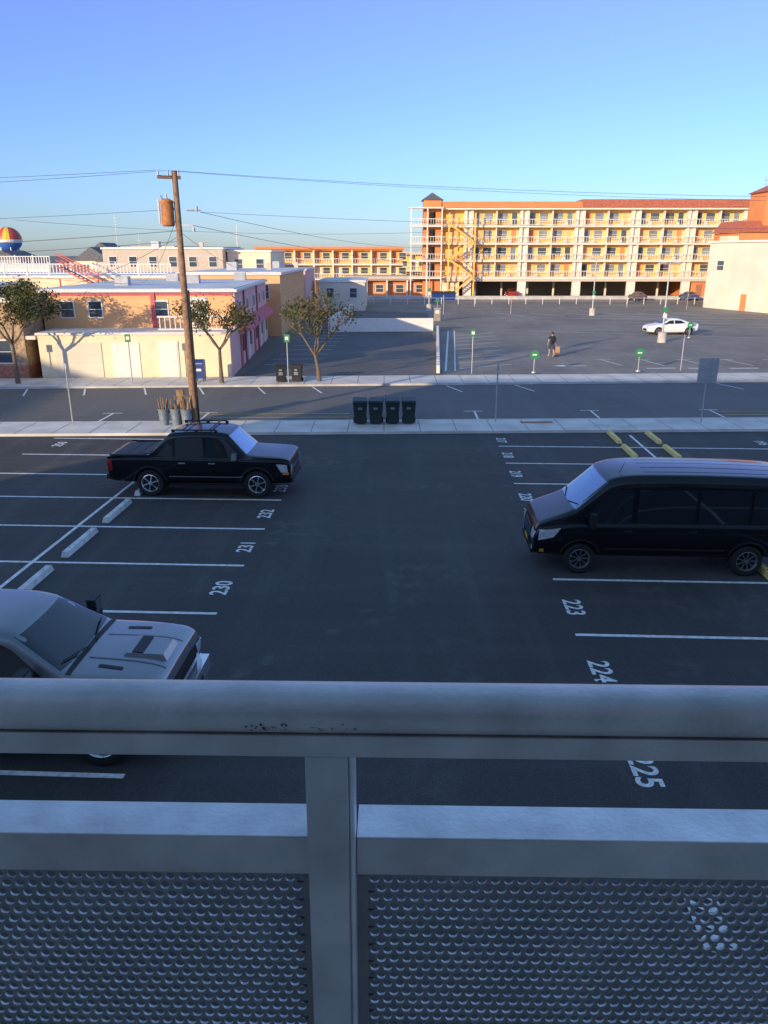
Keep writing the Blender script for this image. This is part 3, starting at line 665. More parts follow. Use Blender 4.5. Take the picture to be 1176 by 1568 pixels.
def hotel():
    root = E('hotel_building', (9.9, 137, 0), R(-.5))
    Ln = 51.5; f0 = 3.35; fh = 2.75
    w = MB(); t = MB(); r = MB(); g = MB()
    w.b(0, Ln, 1.7, 14, f0, f0 + fh * 4, 'yellow')
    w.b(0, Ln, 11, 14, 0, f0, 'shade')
    w.b(Ln - 9, Ln, .6, 11, 0, f0 - .3, 'orange')
    for q in range(4): t.b(Ln - 8 + q * 2, Ln - 7 + q * 2, .52, .59, 0, 2.2, 'brick')
    w.b(0, 3.0, 1.0, 11, 0, f0 - .3, 'cream')
    for i in range(5):
        z = f0 + fh * i; t.b(-.2, Ln, 0 if i < 4 else -.3, 1.7, z - .28, z, 'hwhite')
    t.b(-.2, Ln, 0.02, 14, f0 - .7, f0 - .29, 'beige')
    bay = 9.3; piers = [4.3 + bay * k for k in range(6)]
    for p in piers:
        if p < Ln:
            t.b(p - .7, p + .7, .0, .55, 0, f0 - .72, 'hwhite')
            for i in range(4):
                z = f0 + fh * i
                t.b(p - .75, p - .3, .35, 1.7, z + .001, z + fh - .29, 'hwhite'); t.b(p + .3, p + .75, .35, 1.7, z + .001, z + fh - .29, 'hwhite'); t.b(p - .3, p + .3, .8, 1.7, z + .001, z + fh - .29, 'hwhite')
    for i in range(4):
        z = f0 + fh * i
        e = [0] + [q for p in piers if p < Ln for q in (p - .8, p + .8)] + [Ln]
        railrow(r, 0, Ln, .08, z, 1.02, .42, .06, 'hwhite')
        for a, b in zip(e[0::2], e[1::2]):
            if b - a < 1: continue
            mid = (a + b) / 2
            if b - a > 5:
                t.b(mid - .07, mid + .07, .3, 1.69, z + .001, z + fh - .29, 'hwhite')
                for s_ in (-1, 1):
                    win(t, mid + s_ * 1.25, z + .75, 1.45, 1.25, 1.7, 'hwhite', 'curtain' if (i + int(a)) % 3 else 'bglass')
                    door(t, mid + s_ * 3.1, z, .9, 2.05, 1.7, ('curtain', 'peach', 'bglass', 'orange')[(i * 3 + int(b) + s_) % 4])
                    t.box((mid + s_ * 2.3, .7, z + .28), (.5, .5, .5), 'hwhite')
            else:
                door(t, mid, z, .9, 2.1, 1.7, 'peach')
    zt = f0 + fh * 4
    def mans(x0, x1, z0, z1, k):
        g.add([(x0, -.5, z0), (x1, -.5, z0), (x1, .5, z1), (x0, .5, z1), (x0, 14, z1), (x1, 14, z1), (x1, 14, z0), (x0, 14, z0)],
              [(0, 1, 2, 3), (3, 2, 5, 4), (4, 5, 6, 7), (0, 3, 4, 7), (1, 6, 5, 2), (0, 7, 6, 1)], k)
    mans(-.2, 23, zt + .02, zt + 1.0, 'orange'); mans(23.05, Ln, zt + .02, zt + 1.35, 'redtile')
    for k in range(11): t.b(1.5 + k * 4.6, 1.8 + k * 4.6, 5, 5.3, 0, f0 - .72, 'hwhite')
    w.obj('walls', root); t.obj('trim_windows_doors', root); r.obj('balcony_rails', root); g.obj('roof', root)
    s = MB()
    s.b(-3.3, -.35, .5, 5, 0, 15.6, 'orange')
    s.add([(-3.6, .2, 15.6), (0, .2, 15.6), (0, 5.3, 15.6), (-3.6, 5.3, 15.6), (-1.8, 2.7, 16.9)], [(0, 1, 4), (1, 2, 4), (2, 3, 4), (3, 0, 4), (0, 3, 2, 1)], 'roofg')
    for i in range(4):
        z = f0 + fh * i; s.b(-5.6, -.2, -1.2, .48, z - .25, z, 'hwhite'); railrow(s, -5.6, -.2, -1.15, z, 1.05, .42, .06, 'hwhite')
        s.b(-5.6, -5.5, -1.1, .5, z + .9, z + 1.0, 'hwhite'); s.b(-2.4, -1.4, .42, .497, z, z + 2.1, 'dark')
    for x_ in (-5.5, -2.8, -.4): s.b(x_, x_ + .2, -1.25, -1.05, 0, 14.4, 'hwhite')
    s.b(-5.8, -.1, -1.3, .5, 14.2, 14.4, 'hwhite')
    s.obj('stair_tower', root)
    z0 = MB()
    for i in range(4):
        a = 0 if i == 0 else f0 + fh * (i - 1); b = f0 + fh * i
        x0, x1 = (1.0, 5.0) if i % 2 == 0 else (5.0, 1.0)
        for yy in (-2.0, -1.0):
            z0.hexa([(x0, yy, a), (x1, yy, b), (x1, yy + .08, b), (x0, yy + .08, a)], [(x0, yy, a + .3), (x1, yy, b + .3), (x1, yy + .08, b + .3), (x0, yy + .08, a + .3)], 'yellow')
            z0.hexa([(x0, yy, a + 1.1), (x1, yy, b + 1.1), (x1, yy + .06, b + 1.1), (x0, yy + .06, a + 1.1)], [(x0, yy, a + 1.2), (x1, yy, b + 1.2), (x1, yy + .06, b + 1.2), (x0, yy + .06, a + 1.2)], 'yellow')
        for q in range(12):
            u = (q + .5) / 12; zq = a + (b - a) * (u if x1 > x0 else 1 - u); z0.b(min(x0, x1) + u * 4 - .17, min(x0, x1) + u * 4 + .17, -1.95, -1.0, zq, zq + .06, 'yellow')
    for x_ in (.8, 5.1):
        for yy in (-2.1, -.9): z0.b(x_, x_ + .16, yy, yy + .16, 0, 13.5, 'yellow')
    z0.obj('exterior_stairs', root)
hotel()

def motel(name, loc, rz, Ln, floors, bay, fh=2.7, g0=0.0, wallk='yellow', roofk='orange', depth=9):
    root = E(name, loc, rz); w = MB(); t = MB()
    H = g0 + fh * floors
    w.b(0, Ln, 1.3, depth, 0, H, wallk)
    for i in range(floors + 1):
        z = g0 + fh * i; t.b(-.1, Ln + .1, 0, 1.3, max(z - .22, 0), z + .01, 'hwhite' if i < floors else roofk)
    t.b(-.3, Ln + .3, -.3, depth, H + .012, H + .45, roofk)
    x = 0
    while x <= Ln + .01:
        t.b(x - .14, x + .14, .05, 1.29, 0, H - .23, 'hwhite'); x += bay
    for i in range(floors):
        z = g0 + fh * i
        if i: railrow(t, 0, Ln, .05, z, 1.0, .45, .07, 'hwhite')
        x = bay / 2
        while x < Ln: win(t, x + .5, z + .8, 1.3, 1.2, 1.3, 'hwhite'); door(t, x - .9, z, .85, 2.05, 1.3, 'hwhite' if i % 2 else 'orange'); x += bay
    w.obj('walls', root); t.obj('trim_windows_doors', root)
motel('motel_building', (-24, 152, 0), R(0), 27.5, 3, 3.6, 2.65)
motel('motel_building', (-33, 128, 0), R(62), 16, 3, 3.4, 2.6, wallk='shade', roofk='beige')
motel('restaurant_building', (-6.5, 138, 0), R(0), 14, 1, 3.5, 3.0, wallk='orange', roofk='beige')
motel('motel_building', (-30, 180, 0), R(0), 50, 2, 4, 3.6, wallk='yellow', roofk='beige')

root = E('cream_commercial_building', (44.5, 111, 0), R(-72))
m = MB()
m.b(0, 30, 0, 20, 0, 8.5, 'creamw')
m.b(-.3, 30, -.3, 20, 8.5, 8.75, 'white')
for x_ in (4, 11, 18, 25): m.b(x_, x_ + .15, -.08, -.003, 0, 8.4, 'cream')
m.b(7, 8.0, -.05, -.003, 0, 2.1, 'orange'); m.b(13.5, 16.5, -.05, -.003, 0, 2.6, 'beige')
win(m, 2.5, 5, 1.2, 1.2, 0); win(m, 21.5, 5, 1.2, 1.2, 0)
m.obj('walls', root)
root = E('orange_tower_building', (50.5, 116, 0), 0)
m = MB()
m.b(0, 14, 0, 9, 0, 10.0, 'orange')
m.add([(-.4, -.4, 10), (14, -.4, 10), (14, 1.5, 11.6), (.8, 1.5, 11.6), (.8, 9, 11.6), (-.4, 9, 10), (14, 9, 11.6)], [(0, 1, 2, 3), (0, 3, 4, 5), (3, 2, 6, 4)], 'redtile')
m.b(3.4, 9.5, .7, 6, 10, 15.4, 'orange')
m.add([(3.0, .3, 15.4), (9.9, .3, 15.4), (9.9, 6.4, 15.4), (3.0, 6.4, 15.4), (6.4, 3.3, 17.2)], [(0, 1, 4), (1, 2, 4), (2, 3, 4), (3, 0, 4), (0, 3, 2, 1)], 'redtile')
m.b(-1.6, 0, .2, 3, 0, 9.5, 'cream')
m.obj('walls_and_roof', root)

root = E('pink_peach_house', (-20.2, 45.75, 0), math.atan(.05))
w = MB(); t = MB()
w.b(0, 11.1, 0, 3.0, 0, 2.55, 'cream')
w.b(-.1, 11.15, -.1, 3.0, 2.55, 2.68, 'white')
w.b(-.6, 11.0, 3.0, 23, 0, 4.75, 'peach')
w.b(11.0, 11.12, 3.0, 23, 0, 4.8, 'pink')
w.b(-.8, 11.3, 2.8, 23.2, 4.81, 4.98, 'white'); w.b(-.6, 11.1, 3.0, 23, 4.985, 5.02, 'roofw')
w.b(6.0, 6.25, 2.9, 3.0, 2.7, 4.8, 'pinkred'); w.b(-.6, 11.0, 2.95, 2.998, 4.62, 4.8, 'pinkred')
w.b(11.1, 11.12, 0, 3.0, 0, 2.55, 'pink')
for x_ in (.9, 6.6): win(t, x_, 3.35, .75, .9, 3.0)
win(t, 2.6, 3.35, .75, .9, 3.0)
door(t, 8.9, 2.7, .9, 1.75, 3.0, 'white')
door(t, 7.5, 0, 1.0, 2.1, 0, 'white')
t.b(.9, 3.6, -.04, -.003, .05, 2.1, 'creamw')
t.b(4.2, 5.8, -.04, -.003, .05, 2.1, 'white')
for z in (.5, .95, 1.4): t.b(.9, 3.6, -.05, -.041, z, z + .015, 'beige')
railrow(t, 6.9, 11.0, .4, 2.68, .9, .3, .05)
t.hexa([(11.125, 4, 2.5), (11.125, 22.5, 2.5), (11.9, 22.5, 2.35), (11.9, 4, 2.35)][::-1], [(11.125, 4, 2.95), (11.125, 22.5, 2.95), (11.9, 22.5, 2.42), (11.9, 4, 2.42)][::-1], 'pinkred')
for y_ in (5, 9, 13, 17, 20.5):
    t.b(11.125, 11.17, y_ - .45, y_ + .45, 0, 2.05, 'pinkred' if y_ in (5, 13) else 'white'); t.b(11.125, 11.17, y_ + .8, y_ + 1.7, .9, 1.95, 'bglass'); t.b(11.125, 11.18, y_ - .4, y_ + .5, 3.3, 4.2, 'white')
    t.b(11.18, 11.19, y_ - .32, y_ + .42, 3.38, 4.12, 'bglass')
for y_ in (7.1, 15): t.b(11.125, 11.24, y_ - .06, y_ + .06, 0, 4.8, 'pinkred')
for q, (x_, y_) in enumerate(((2.5, 8), (6.5, 12), (4, 17), (9, 19))):
    t.b(x_, x_ + .9, y_, y_ + .8, 5.02, 5.6, 'steel')
w.obj('walls_and_roof', root); t.obj('trim_windows_doors', root)
root = E('stone_front_house', (-30.5, 45.1, 0), math.atan(.05))
w = MB(); t = MB()
w.b(0, 9.6, 0, 8, 0, .8, 'brick'); w.b(0, 9.6, .03, 8, .8, 4.4, 'stone'); w.b(-.2, 9.8, -.15, 8.2, 4.4, 4.65, 'white'); w.b(7.0, 10.2, .1, 3, 2.3, 2.5, 'white')
win(t, 8.2, 1.0, 1.15, 1.25, .03); win(t, 4.2, 1.0, 1.15, 1.25, .03); win(t, 1.5, 1.0, 1.0, 1.25, .03); door(t, 6.2, 0.1, .95, 2.1, 0, 'brick')
w.obj('walls_and_roof', root); t.obj('trim_windows_doors', root)

def block(name, x0, x1, y0, y1, h, k, roof='roofw', wins=0, fence=False, rz=0):
    root = E(name, (x0, y0, 0), R(rz)); w = MB(); t = MB(); X = x1 - x0; Y = y1 - y0
    w.b(0, X, 0, Y, 0, h, k); w.b(-.15, X + .15, -.15, Y + .15, h, h + .22, 'white'); w.b(.2, X - .2, .2, Y - .2, h + .22, h + .24, roof)
    for i in range(wins):
        for z in ([h - 1.9] if h < 5 else [h - 2.0, h - 4.9]):
            if z > .5: win(t, X * (i + .5) / wins, z, .9, 1.15, 0)
    if fence:
        railrow(t, 0, X, .1, h + .24, 1.0, .3, .08)
        for q in range(int(X / 2)): t.b(q * 2, q * 2 + .12, .04, .16, h + .24, h + 1.35, 'white')
    if X > 6:
        w.b(X * .3, X * .3 + 1.0, Y * .4, Y * .4 + 1.0, h + .24, h + 1.0, 'steel'); w.b(X * .7, X * .7 + .5, Y * .5, Y * .5 + .5, h + .24, h + .9, 'beige')
    w.obj('walls_and_roof', root); t.obj('windows_rails', root)
block('flat_roof_building', -48, -19, 72, 86, 5.0, 'cream', fence=True, wins=6)
block('flat_roof_building', -18.2, -9.2, 71, 92, 5.3, 'peach', wins=3)
block('flat_roof_building', -60, -30, 55, 68, 4.6, 'beige', wins=5, fence=True)
block('beige_apartment_building', -34, -19.5, 98, 112, 7.6, 'beige', wins=6)
block('beige_apartment_building', -19.3, -14, 100, 114, 7.3, 'cream', wins=2)
block('flat_roof_building', -16, -9.3, 95, 108, 5.2, 'pink', wins=3)
block('white_flat_building', -70, -38, 92, 104, 5.6, 'white', wins=7, fence=True)
block('flat_roof_building', -8.5, -2.5, 104, 118, 3.6, 'creamw', wins=2)
m = MB()
for yy in (69.0, 70.0):
    for dz in (0, .5, 1.0):
        m.hexa([(-28, yy, 6.0 + dz), (-24.5, yy, 4.2 + dz), (-24.5, yy + .06, 4.2 + dz), (-28, yy + .06, 6.0 + dz)], [(-28, yy, 6.1 + dz), (-24.5, yy, 4.3 + dz), (-24.5, yy + .06, 4.3 + dz), (-28, yy + .06, 6.1 + dz)], 'c_red')
for q in range(10): m.b(-28 + q * .35, -27.7 + q * .35, 69.05, 70.0, 5.9 - q * .18, 5.96 - q * .18, 'c_red')
for x_ in (-27.9, -24.6): m.b(x_, x_ + .1, 69, 69.1, 0, 5, 'c_red')
m.obj('red_staircase')

def gable(x0, y0, w_, d_, h, rh_, k, rk, rz=0):
    root = E('distant_house', (x0, y0, 0), R(rz)); m = MB()
    m.b(0, w_, 0, d_, 0, h, k)
    m.add([(-.3, -.3, h), (w_ + .3, -.3, h), (w_ + .3, d_ + .3, h), (-.3, d_ + .3, h), (w_ / 2, -.3, h + rh_), (w_ / 2, d_ + .3, h + rh_)], [(0, 4, 5, 3), (1, 2, 5, 4), (0, 1, 4), (2, 3, 5), (0, 3, 2, 1)], rk)
    m.obj('walls_and_roof', root)
    t = MB()
    for i in range(2):
        for z in (h - 2, h - 4.7):
            if z > 0: win(t, w_ * (.3 + .4 * i), z, 1, 1.3, 0)
    t.obj('windows', root)
random.seed(11)
xx = -150
while xx < -62:
    w_ = random.uniform(8, 12); gable(xx, 205 + random.uniform(-25, 25), w_, 12, random.uniform(5.5, 7.0), random.uniform(2, 3.5), random.choice(['grayside', 'beige', 'white', 'cream']), 'roofg', 0); xx += w_ + random.uniform(0, 3)
xx = -60
while xx < 190:
    w_ = random.uniform(9, 15); gable(xx, 235 + random.uniform(-15, 35), w_, 12, random.uniform(4.5, 6.2), random.uniform(1, 2), random.choice(['grayside', 'beige', 'cream']), 'roofg', random.choice([0, 0, 8])); xx += w_ + random.uniform(1, 6)
root = E('rainbow_water_tower', (-138, 300, 0)); m = MB(); n = 24
for j in range(12):
    a0, a1 = math.pi * (j / 12 - .5), math.pi * ((j + 1) / 12 - .5)
    for i in range(n):
        b0, b1 = 2 * math.pi * i / n, 2 * math.pi * (i + 1) / n
        P4 = [(4.7 * math.cos(a) * math.cos(b), 4.7 * math.cos(a) * math.sin(b), 12.2 + 4.4 * math.sin(a)) for a, b in ((a0, b0), (a0, b1), (a1, b1), (a1, b0))]
        m.face(P4, 'c_blu' if j < 5 else ('white' if j == 5 else ('c_yel', 'c_yel', 'c_red', 'c_yel', 'c_red', 'c_red')[(i // 2) % 6]))
for a in range(6): m.cyl((4 * math.cos(a * 1.047), 4 * math.sin(a * 1.047), 0), (3.5 * math.cos(a * 1.047), 3.5 * math.sin(a * 1.047), 10), .25, .2, 'white', 8)
m.cyl((0, 0, 0), (0, 0, 8.5), .7, .7, 'white'); m.obj('tank', root, smooth=True)
for x_, y_, h in ((-70, 214, 17), (-54, 180, 11), (87, 190, 24), (109, 190, 24), (-27, 150, 12.5)):
    m = MB(); m.cyl((x_, y_, 0), (x_, y_, h), .16, .05, 'steel', 6)
    for q in range(4): m.box((x_, y_, h - 1 - q * .8), (1.0 - q * .1, .08, .08), 'steel')
    m.obj('antenna_mast')

m = MB(); m.hexa([(-5.3, 75, 0), (4.7, 75.4, 0), (4.7, 75.65, 0), (-5.3, 75.25, 0)], [(-5.3, 75, 1.25), (4.7, 75.4, 1.25), (4.7, 75.65, 1.25), (-5.3, 75.25, 1.25)], 'white')
m.hexa([(-5.3, 75.25, 0), (-5.1, 75.25, 0), (-3.8, 98, 0), (-4.05, 98, 0)], [(-5.3, 75.25, 1.25), (-5.1, 75.25, 1.25), (-3.8, 98, 1.25), (-4.05, 98, 1.25)], 'white')
m.obj('white_boundary_wall')
m = MB()
for i in range(22):
    y0 = 48.0 + i * 1.28; x0 = 3.25 + (y0 - 48) * .065
    m.hexa([(x0, y0, 0), (x0 + .22, y0, 0), (x0 + .29, y0 + 1.1, 0), (x0 + .07, y0 + 1.1, 0)], [(x0, y0, .5), (x0 + .22, y0, .5), (x0 + .29, y0 + 1.1, .5), (x0 + .07, y0 + 1.1, .5)], 'white')
m.obj('white_low_wall', bevel=.03)
m = MB()
for i in range(24): m.cyl((-4 + i * 2.5, 118, 0), (-4 + i * 2.5, 118, 1.0), .05, .05, 'white', 6)
m.b(-4, 54, 117.97, 118.03, .88, .93, 'steel'); m.b(-4, 54, 117.98, 118.02, .45, .49, 'steel'); m.obj('metal_fence')
m = MB(); m.b(-4, 58, 131, 133, 0, .5, 'curb'); m.obj('concrete_curb_wall')

# ------------------------------------------------------------------ utility pole & wires
root = E('utility_pole', (-8.15, 32.75, .11)); m = MB()
m.cyl((0, 0, 0), (-.05, 0, 10.0), .165, .11, 'wood', 14)
m.obj('pole', root, smooth=True); m = MB()
m.box((-.25, -.12, 9.75), (.9, .1, .12), 'wood', rz=R(25))
for a in (-.6, -.25, .12): m.cyl((a, -.12 + a * .4, 9.8), (a, -.12 + a * .4, 10.02), .04, .03, 'steel', 8)
m.cyl((.32, 0, 8.55), (.87, 0, 8.55), .03, .03, 'steel', 6)
m.box((.3, 0, 8.0), (.5, .06, .06), 'steel'); m.cyl((.72, 0, 8.5), (.72, 0, 8.7), .05, .05, 'steel', 8); m.cyl((.55, 0, 7.75), (.55, 0, 7.9), .06, .05, 'steel', 8)
m.cyl((.19, -.05, 0), (.16, -.05, 5.5), .035, .035, 'dark', 8)
m.obj('hardware', root)
m = MB(); m.lathe((-.42, -.1, 0), (0, 0, 1), [(7.95, .001), (7.95, .2), (8.0, .25), (8.8, .25), (8.86, .27), (8.9, .25), (8.98, .1), (8.98, .001)], 'rust', 20)
m.cyl((-.42, -.1, 8.95), (-.42, -.1, 9.15), .045, .03, 'steel', 8); m.cyl((-.55, -.2, 8.9), (-.6, -.25, 9.1), .04, .03, 'steel', 8)
m.box((-.15, -.05, 8.6), (.25, .1, .1), 'steel'); m.box((-.75, -.1, 8.5), (.06, .1, .9), 'steel'); m.box((-.7, -.1, 8.9), (.2, .05, .05), 'steel')
m.obj('transformer', root, smooth=True)
m = MB(); m.hexa([(-.62, -.3, 0), (-.32, -.3, 0), (-.32, -.05, 0), (-.62, -.05, 0)], [(-.66, -.25, 1.45), (-.36, -.25, 1.45), (-.36, 0, 1.45), (-.66, 0, 1.45)], 'wood2'); m.obj('wooden_stub_guard', root)

def wires(name, segs):
    cu = D.curves.new(name, 'CURVE'); cu.dimensions = '3D'; cu.bevel_depth = 1.0; cu.bevel_resolution = 0
    for p0, p1, sag, r_ in segs:
        sp = cu.splines.new('POLY'); n = 20; sp.points.add(n)
        for i in range(n + 1):
            t = i / n; q = Vector(p0).lerp(Vector(p1), t); q.z -= sag * 4 * t * (1 - t); sp.points[i].co = (*q, 1); sp.points[i].radius = r_
    cu.materials.append(M['wire']); o = D.objects.new(name, cu); S.collection.objects.link(o)
T = Vector((-8.2, 32.7, 10.1))
wires('power_lines', [
    (T, (45, 36, 10.0), .8, .007), (T + Vector((-.3, -.1, 0)), (45, 35.4, 9.6), .8, .006), (T + Vector((.9, 0, -1.5)), (45, 38, 8.9), .7, .006),
    (T + Vector((-.6, -.3, 0)), (-60, 30, 10.0), .7, .007), (T + Vector((-.3, -.1, 0)), (-60, 31, 9.4), .8, .007), (T + Vector((0, 0, -1.4)), (-60, 31, 8.8), .8, .007),
    (T + Vector((.6, 0, -2.0)), (16, 78, 6.2), .9, .009), (T + Vector((.9, 0, -1.5)), (12, 110, 9.0), 1.2, .009), (T + Vector((0, 0, -2.2)), (-60, 31, 8.0), 1.0, .010), (T + Vector((0, 0, -2.6)), (-60, 31, 7.7), 1.0, .009),
    (T + Vector((0, 0, -1.6)), (-16, 52, 5.2), .7, .009), (T + Vector((0, 0, -2.4)), (-24, 50, 5.0), .8, .009), (T + Vector((0, 0, -2.2)), (-9, 64, 5.6), .6, .009),
    ((-45, 100, 11), (12, 126, 10.5), 1.0, .018), ((-16, 52, 5.2), (-50, 80, 8), .8, .012)])

# ------------------------------------------------------------------ carts, cans, mailbox
def cart(x, y, z, k='bing', rz=0, lab=False):
    root = E('wheeled_trash_cart', (x, y, z), rz); m = MB()
    m.hexa([(-.24, -.25, .06), (.24, -.25, .06), (.24, .22, .06), (-.24, .22, .06)], [(-.30, -.34, .95), (.30, -.34, .95), (.30, .34, .95), (-.30, .34, .95)], k)
    m.b(-.315, .315, -.36, .36, .93, .97, k)
    m.hexa([(-.32, -.39, .972), (.32, -.39, .972), (.32, .37, .972), (-.32, .37, .972)], [(-.27, -.30, 1.03), (.27, -.30, 1.03), (.29, .33, 1.09), (-.29, .33, 1.09)], k)
    m.cyl((-.28, .42, .98), (.28, .42, .98), .018, .018, k, 8); m.b(-.26, -.22, .34, .42, .95, .99, k); m.b(.22, .26, .34, .42, .95, .99, k)
    for s_ in (-1, 1): m.cyl((s_ * .22, .28, .12), (s_ * .29, .28, .12), .12, .12, 'tire', 16)
    for xx_ in (-.15, 0, .15): m.hexa([(xx_ - .02, -.262, .15), (xx_ + .02, -.262, .15), (xx_ + .02, -.25, .15), (xx_ - .02, -.25, .15)], [(xx_ - .02, -.345, .85), (xx_ + .02, -.345, .85), (xx_ + .02, -.33, .85), (xx_ - .02, -.33, .85)], k)
    m.b(-.09, .09, -.353, -.335, .66, .76, 'canb')
    if lab: m.b(-.12, .12, -.325, -.28, .42, .60, 'canb')
    m.obj('cart_body', root, bevel=.012)
for i, x_ in enumerate((-1.02, -.34, .36, 1.06)): cart(x_, 32.55 + .03 * x_, .12, rz=R((2, -3, 1, -2)[i]))
cart(-5.85, 43.9, .12, 'plastic', rz=R(5), lab=True); cart(-4.95, 44.0, .12, 'plastic', rz=R(-4), lab=True)
random.seed(5)
for i, (x_, y_) in enumerate(((-9.35, 32.3), (-8.85, 32.35), (-8.38, 32.25))):
    root = E('scrap_wood_can', (x_, y_, .12)); m = MB()
    m.lathe((0, 0, 0), (0, 0, 1), [(0, .001), (0, .19), (.25, .205), (.26, .215), (.28, .205), (.66, .235), (.7, .25), (.7, .22), (.3, .2)], 'canb', 20)
    m.box((.25, 0, .55), (.05, .12, .05), 'dark'); m.box((-.25, 0, .55), (.05, .12, .05), 'dark')
    m.obj('can', root, smooth=True); m = MB()
    for q in range(7):
        a = random.uniform(0, 6.28); p0 = Vector((.08 * math.cos(a), .08 * math.sin(a), .1)); p1 = Vector((.2 * math.cos(a), .2 * math.sin(a), random.uniform(.85, 1.25)))
        m.box((p0 + p1) / 2, (.05, .03, (p1 - p0).length), 'wood2', rz=a, ry=.12)
    m.obj('wood_scraps', root)
root = E('blue_mailbox', (-10.5, 44.2, .12)); m = MB()
for a in (-.22, .22):
    for b in (-.2, .2): m.b(a - .03, a + .03, b - .03, b + .03, 0, .2, 'mailblue')
m.b(-.28, .28, -.26, .26, .18, 1.0, 'mailblue')
pr = [(.28 * math.cos(R(q * 18)) * .93, 1.0 + .25 * math.sin(R(q * 18))) for q in range(11)]
m.add([(-.28, a, b) for a, b in pr] + [(.28, a, b) for a, b in pr], [(i, i + 1, 12 + i, 11 + i) for i in range(10)] + [tuple(range(11)), tuple(range(21, 10, -1))], 'mailblue')
m.b(-.14, .14, -.275, -.262, .6, .74, 'white'); m.b(-.22, .22, -.29, -.24, 1.0, 1.04, 'steel'); m.obj('box', root, bevel=.01)

# ------------------------------------------------------------------ signs, lamp posts
def post(name, x, y, h, kind):
    root = E(name, (x, y, .1)); m = MB()
    m.cyl((0, 0, 0), (0, 0, h), .03, .03, 'steel', 8)
    if kind == 'sq': m.b(-.16, .16, -.045, -.032, h - .42, h, 'green'); m.b(-.09, .09, -.05, -.0455, h - .3, h - .12, 'white')
    if kind == 'round':
        m.cyl((0, -.045, h), (0, -.03, h), .27, .27, 'green', 24); m.b(-.13, .13, -.052, -.046, h - .04, h + .04, 'white'); m.cyl((0, 0, 0), (0, 0, .08), .16, .14, 'steel', 12)
    if kind == 'back': m.b(-.42, .42, -.045, -.032, h - 1.05, h + .0, 'signback'); m.b(-.2, .22, -.06, -.046, h - .98, h - .72, 'steel'); m.b(-.42, .42, -.055, -.046, h - .5, h - .46, 'steel')
    if kind == 'thin': m.b(-.03, .03, -.035, -.031, h - .25, h, 'steel')
    m.obj('post_and_sign', root)
post('street_sign', 13.75, 32.9, 2.75, 'back'); post('sign_post', 4.85, 33.0, 2.5, 'thin'); post('sign_post', -13.3, 32.4, 2.6, 'thin')
post('parking_sign', 5.35, 47.2, 2.65, 'sq'); post('parking_sign', -5.4, 43.6, 2.7, 'sq'); post('parking_sign', -14.1, 43.2, 2.75, 'sq'); post('parking_sign', -21.8, 43.0, 2.65, 'sq')
post('round_parking_sign', 9.2, 47.6, 1.1, 'round'); post('round_parking_sign', 15.8, 48.2, 1.15, 'round'); post('round_parking_sign', 26.6, 68.5, 1.1, 'round')
for x_, y_ in ((18.6, 48.6), (7.2, 96), (15.5, 97), (12.5, 110), (33, 108), (40, 105), (6.6, 120)): post('sign_post', x_, y_, 2.2, 'thin')
def lamp_post(x, y, h):
    root = E('parking_lot_lamp', (x, y, 0)); m = MB()
    m.cyl((0, 0, 0), (0, 0, .85), .36, .34, 'curb', 18); m.cyl((0, 0, .85), (0, 0, h), .09, .055, 'steel', 10)
    m.b(-.55, .55, -.05, .05, h - .12, h - .04, 'steel')
    for s_ in (-1, 1): m.hexa([(s_ * .55 - .28, -.18, h - .1), (s_ * .55 + .28, -.18, h - .1), (s_ * .55 + .28, .18, h - .1), (s_ * .55 - .28, .18, h - .1)], [(s_ * .55 - .22, -.12, h + .05), (s_ * .55 + .22, -.12, h + .05), (s_ * .55 + .22, .12, h + .05), (s_ * .55 - .22, .12, h + .05)], 'signback')
    m.b(-.2, .2, -.13, -.10, 2.5, 2.85, 'green'); m.b(-.16, .16, -.13, -.10, 2.0, 2.35, 'white')
    m.obj('post', root)
lamp_post(23.3, 65.8, 6.4); lamp_post(25.2, 96, 6.6); lamp_post(5.9, 104, 6.5); lamp_post(48, 92, 6.5)
m = MB(); m.b(-.35, .35, -.25, .25, 0, 1.3, 'shade'); m.b(-.4, .4, -.3, .3, 1.3, 1.4, 'steel'); m.b(-.2, .2, -.26, -.252, .8, 1.15, 'white'); m.cyl((0, 0, 1.4), (0, 0, 2.0), .03, .03, 'steel'); m.b(-.2, .2, -.03, .03, 2.0, 2.4, 'green'); m.obj('parking_pay_station', loc=(5.9, 88, 0))
for x_ in (8.3, 10.2):
    m = MB(); m.hexa([(-.8, -.6, .15), (.8, -.6, .15), (.8, .6, .15), (-.8, .6, .15)], [(-.9, -.75, 1.3), (.9, -.75, 1.3), (.9, .75, 1.3), (-.9, .75, 1.3)], 'mailblue')
    m.hexa([(-.92, -.78, 1.3), (.92, -.78, 1.3), (.92, .78, 1.3), (-.92, .78, 1.3)], [(-.9, -.7, 1.36), (.9, -.7, 1.36), (.9, .7, 1.6), (-.9, .7, 1.6)], 'plastic'); m.obj('blue_dumpster', loc=(x_, 124, 0))

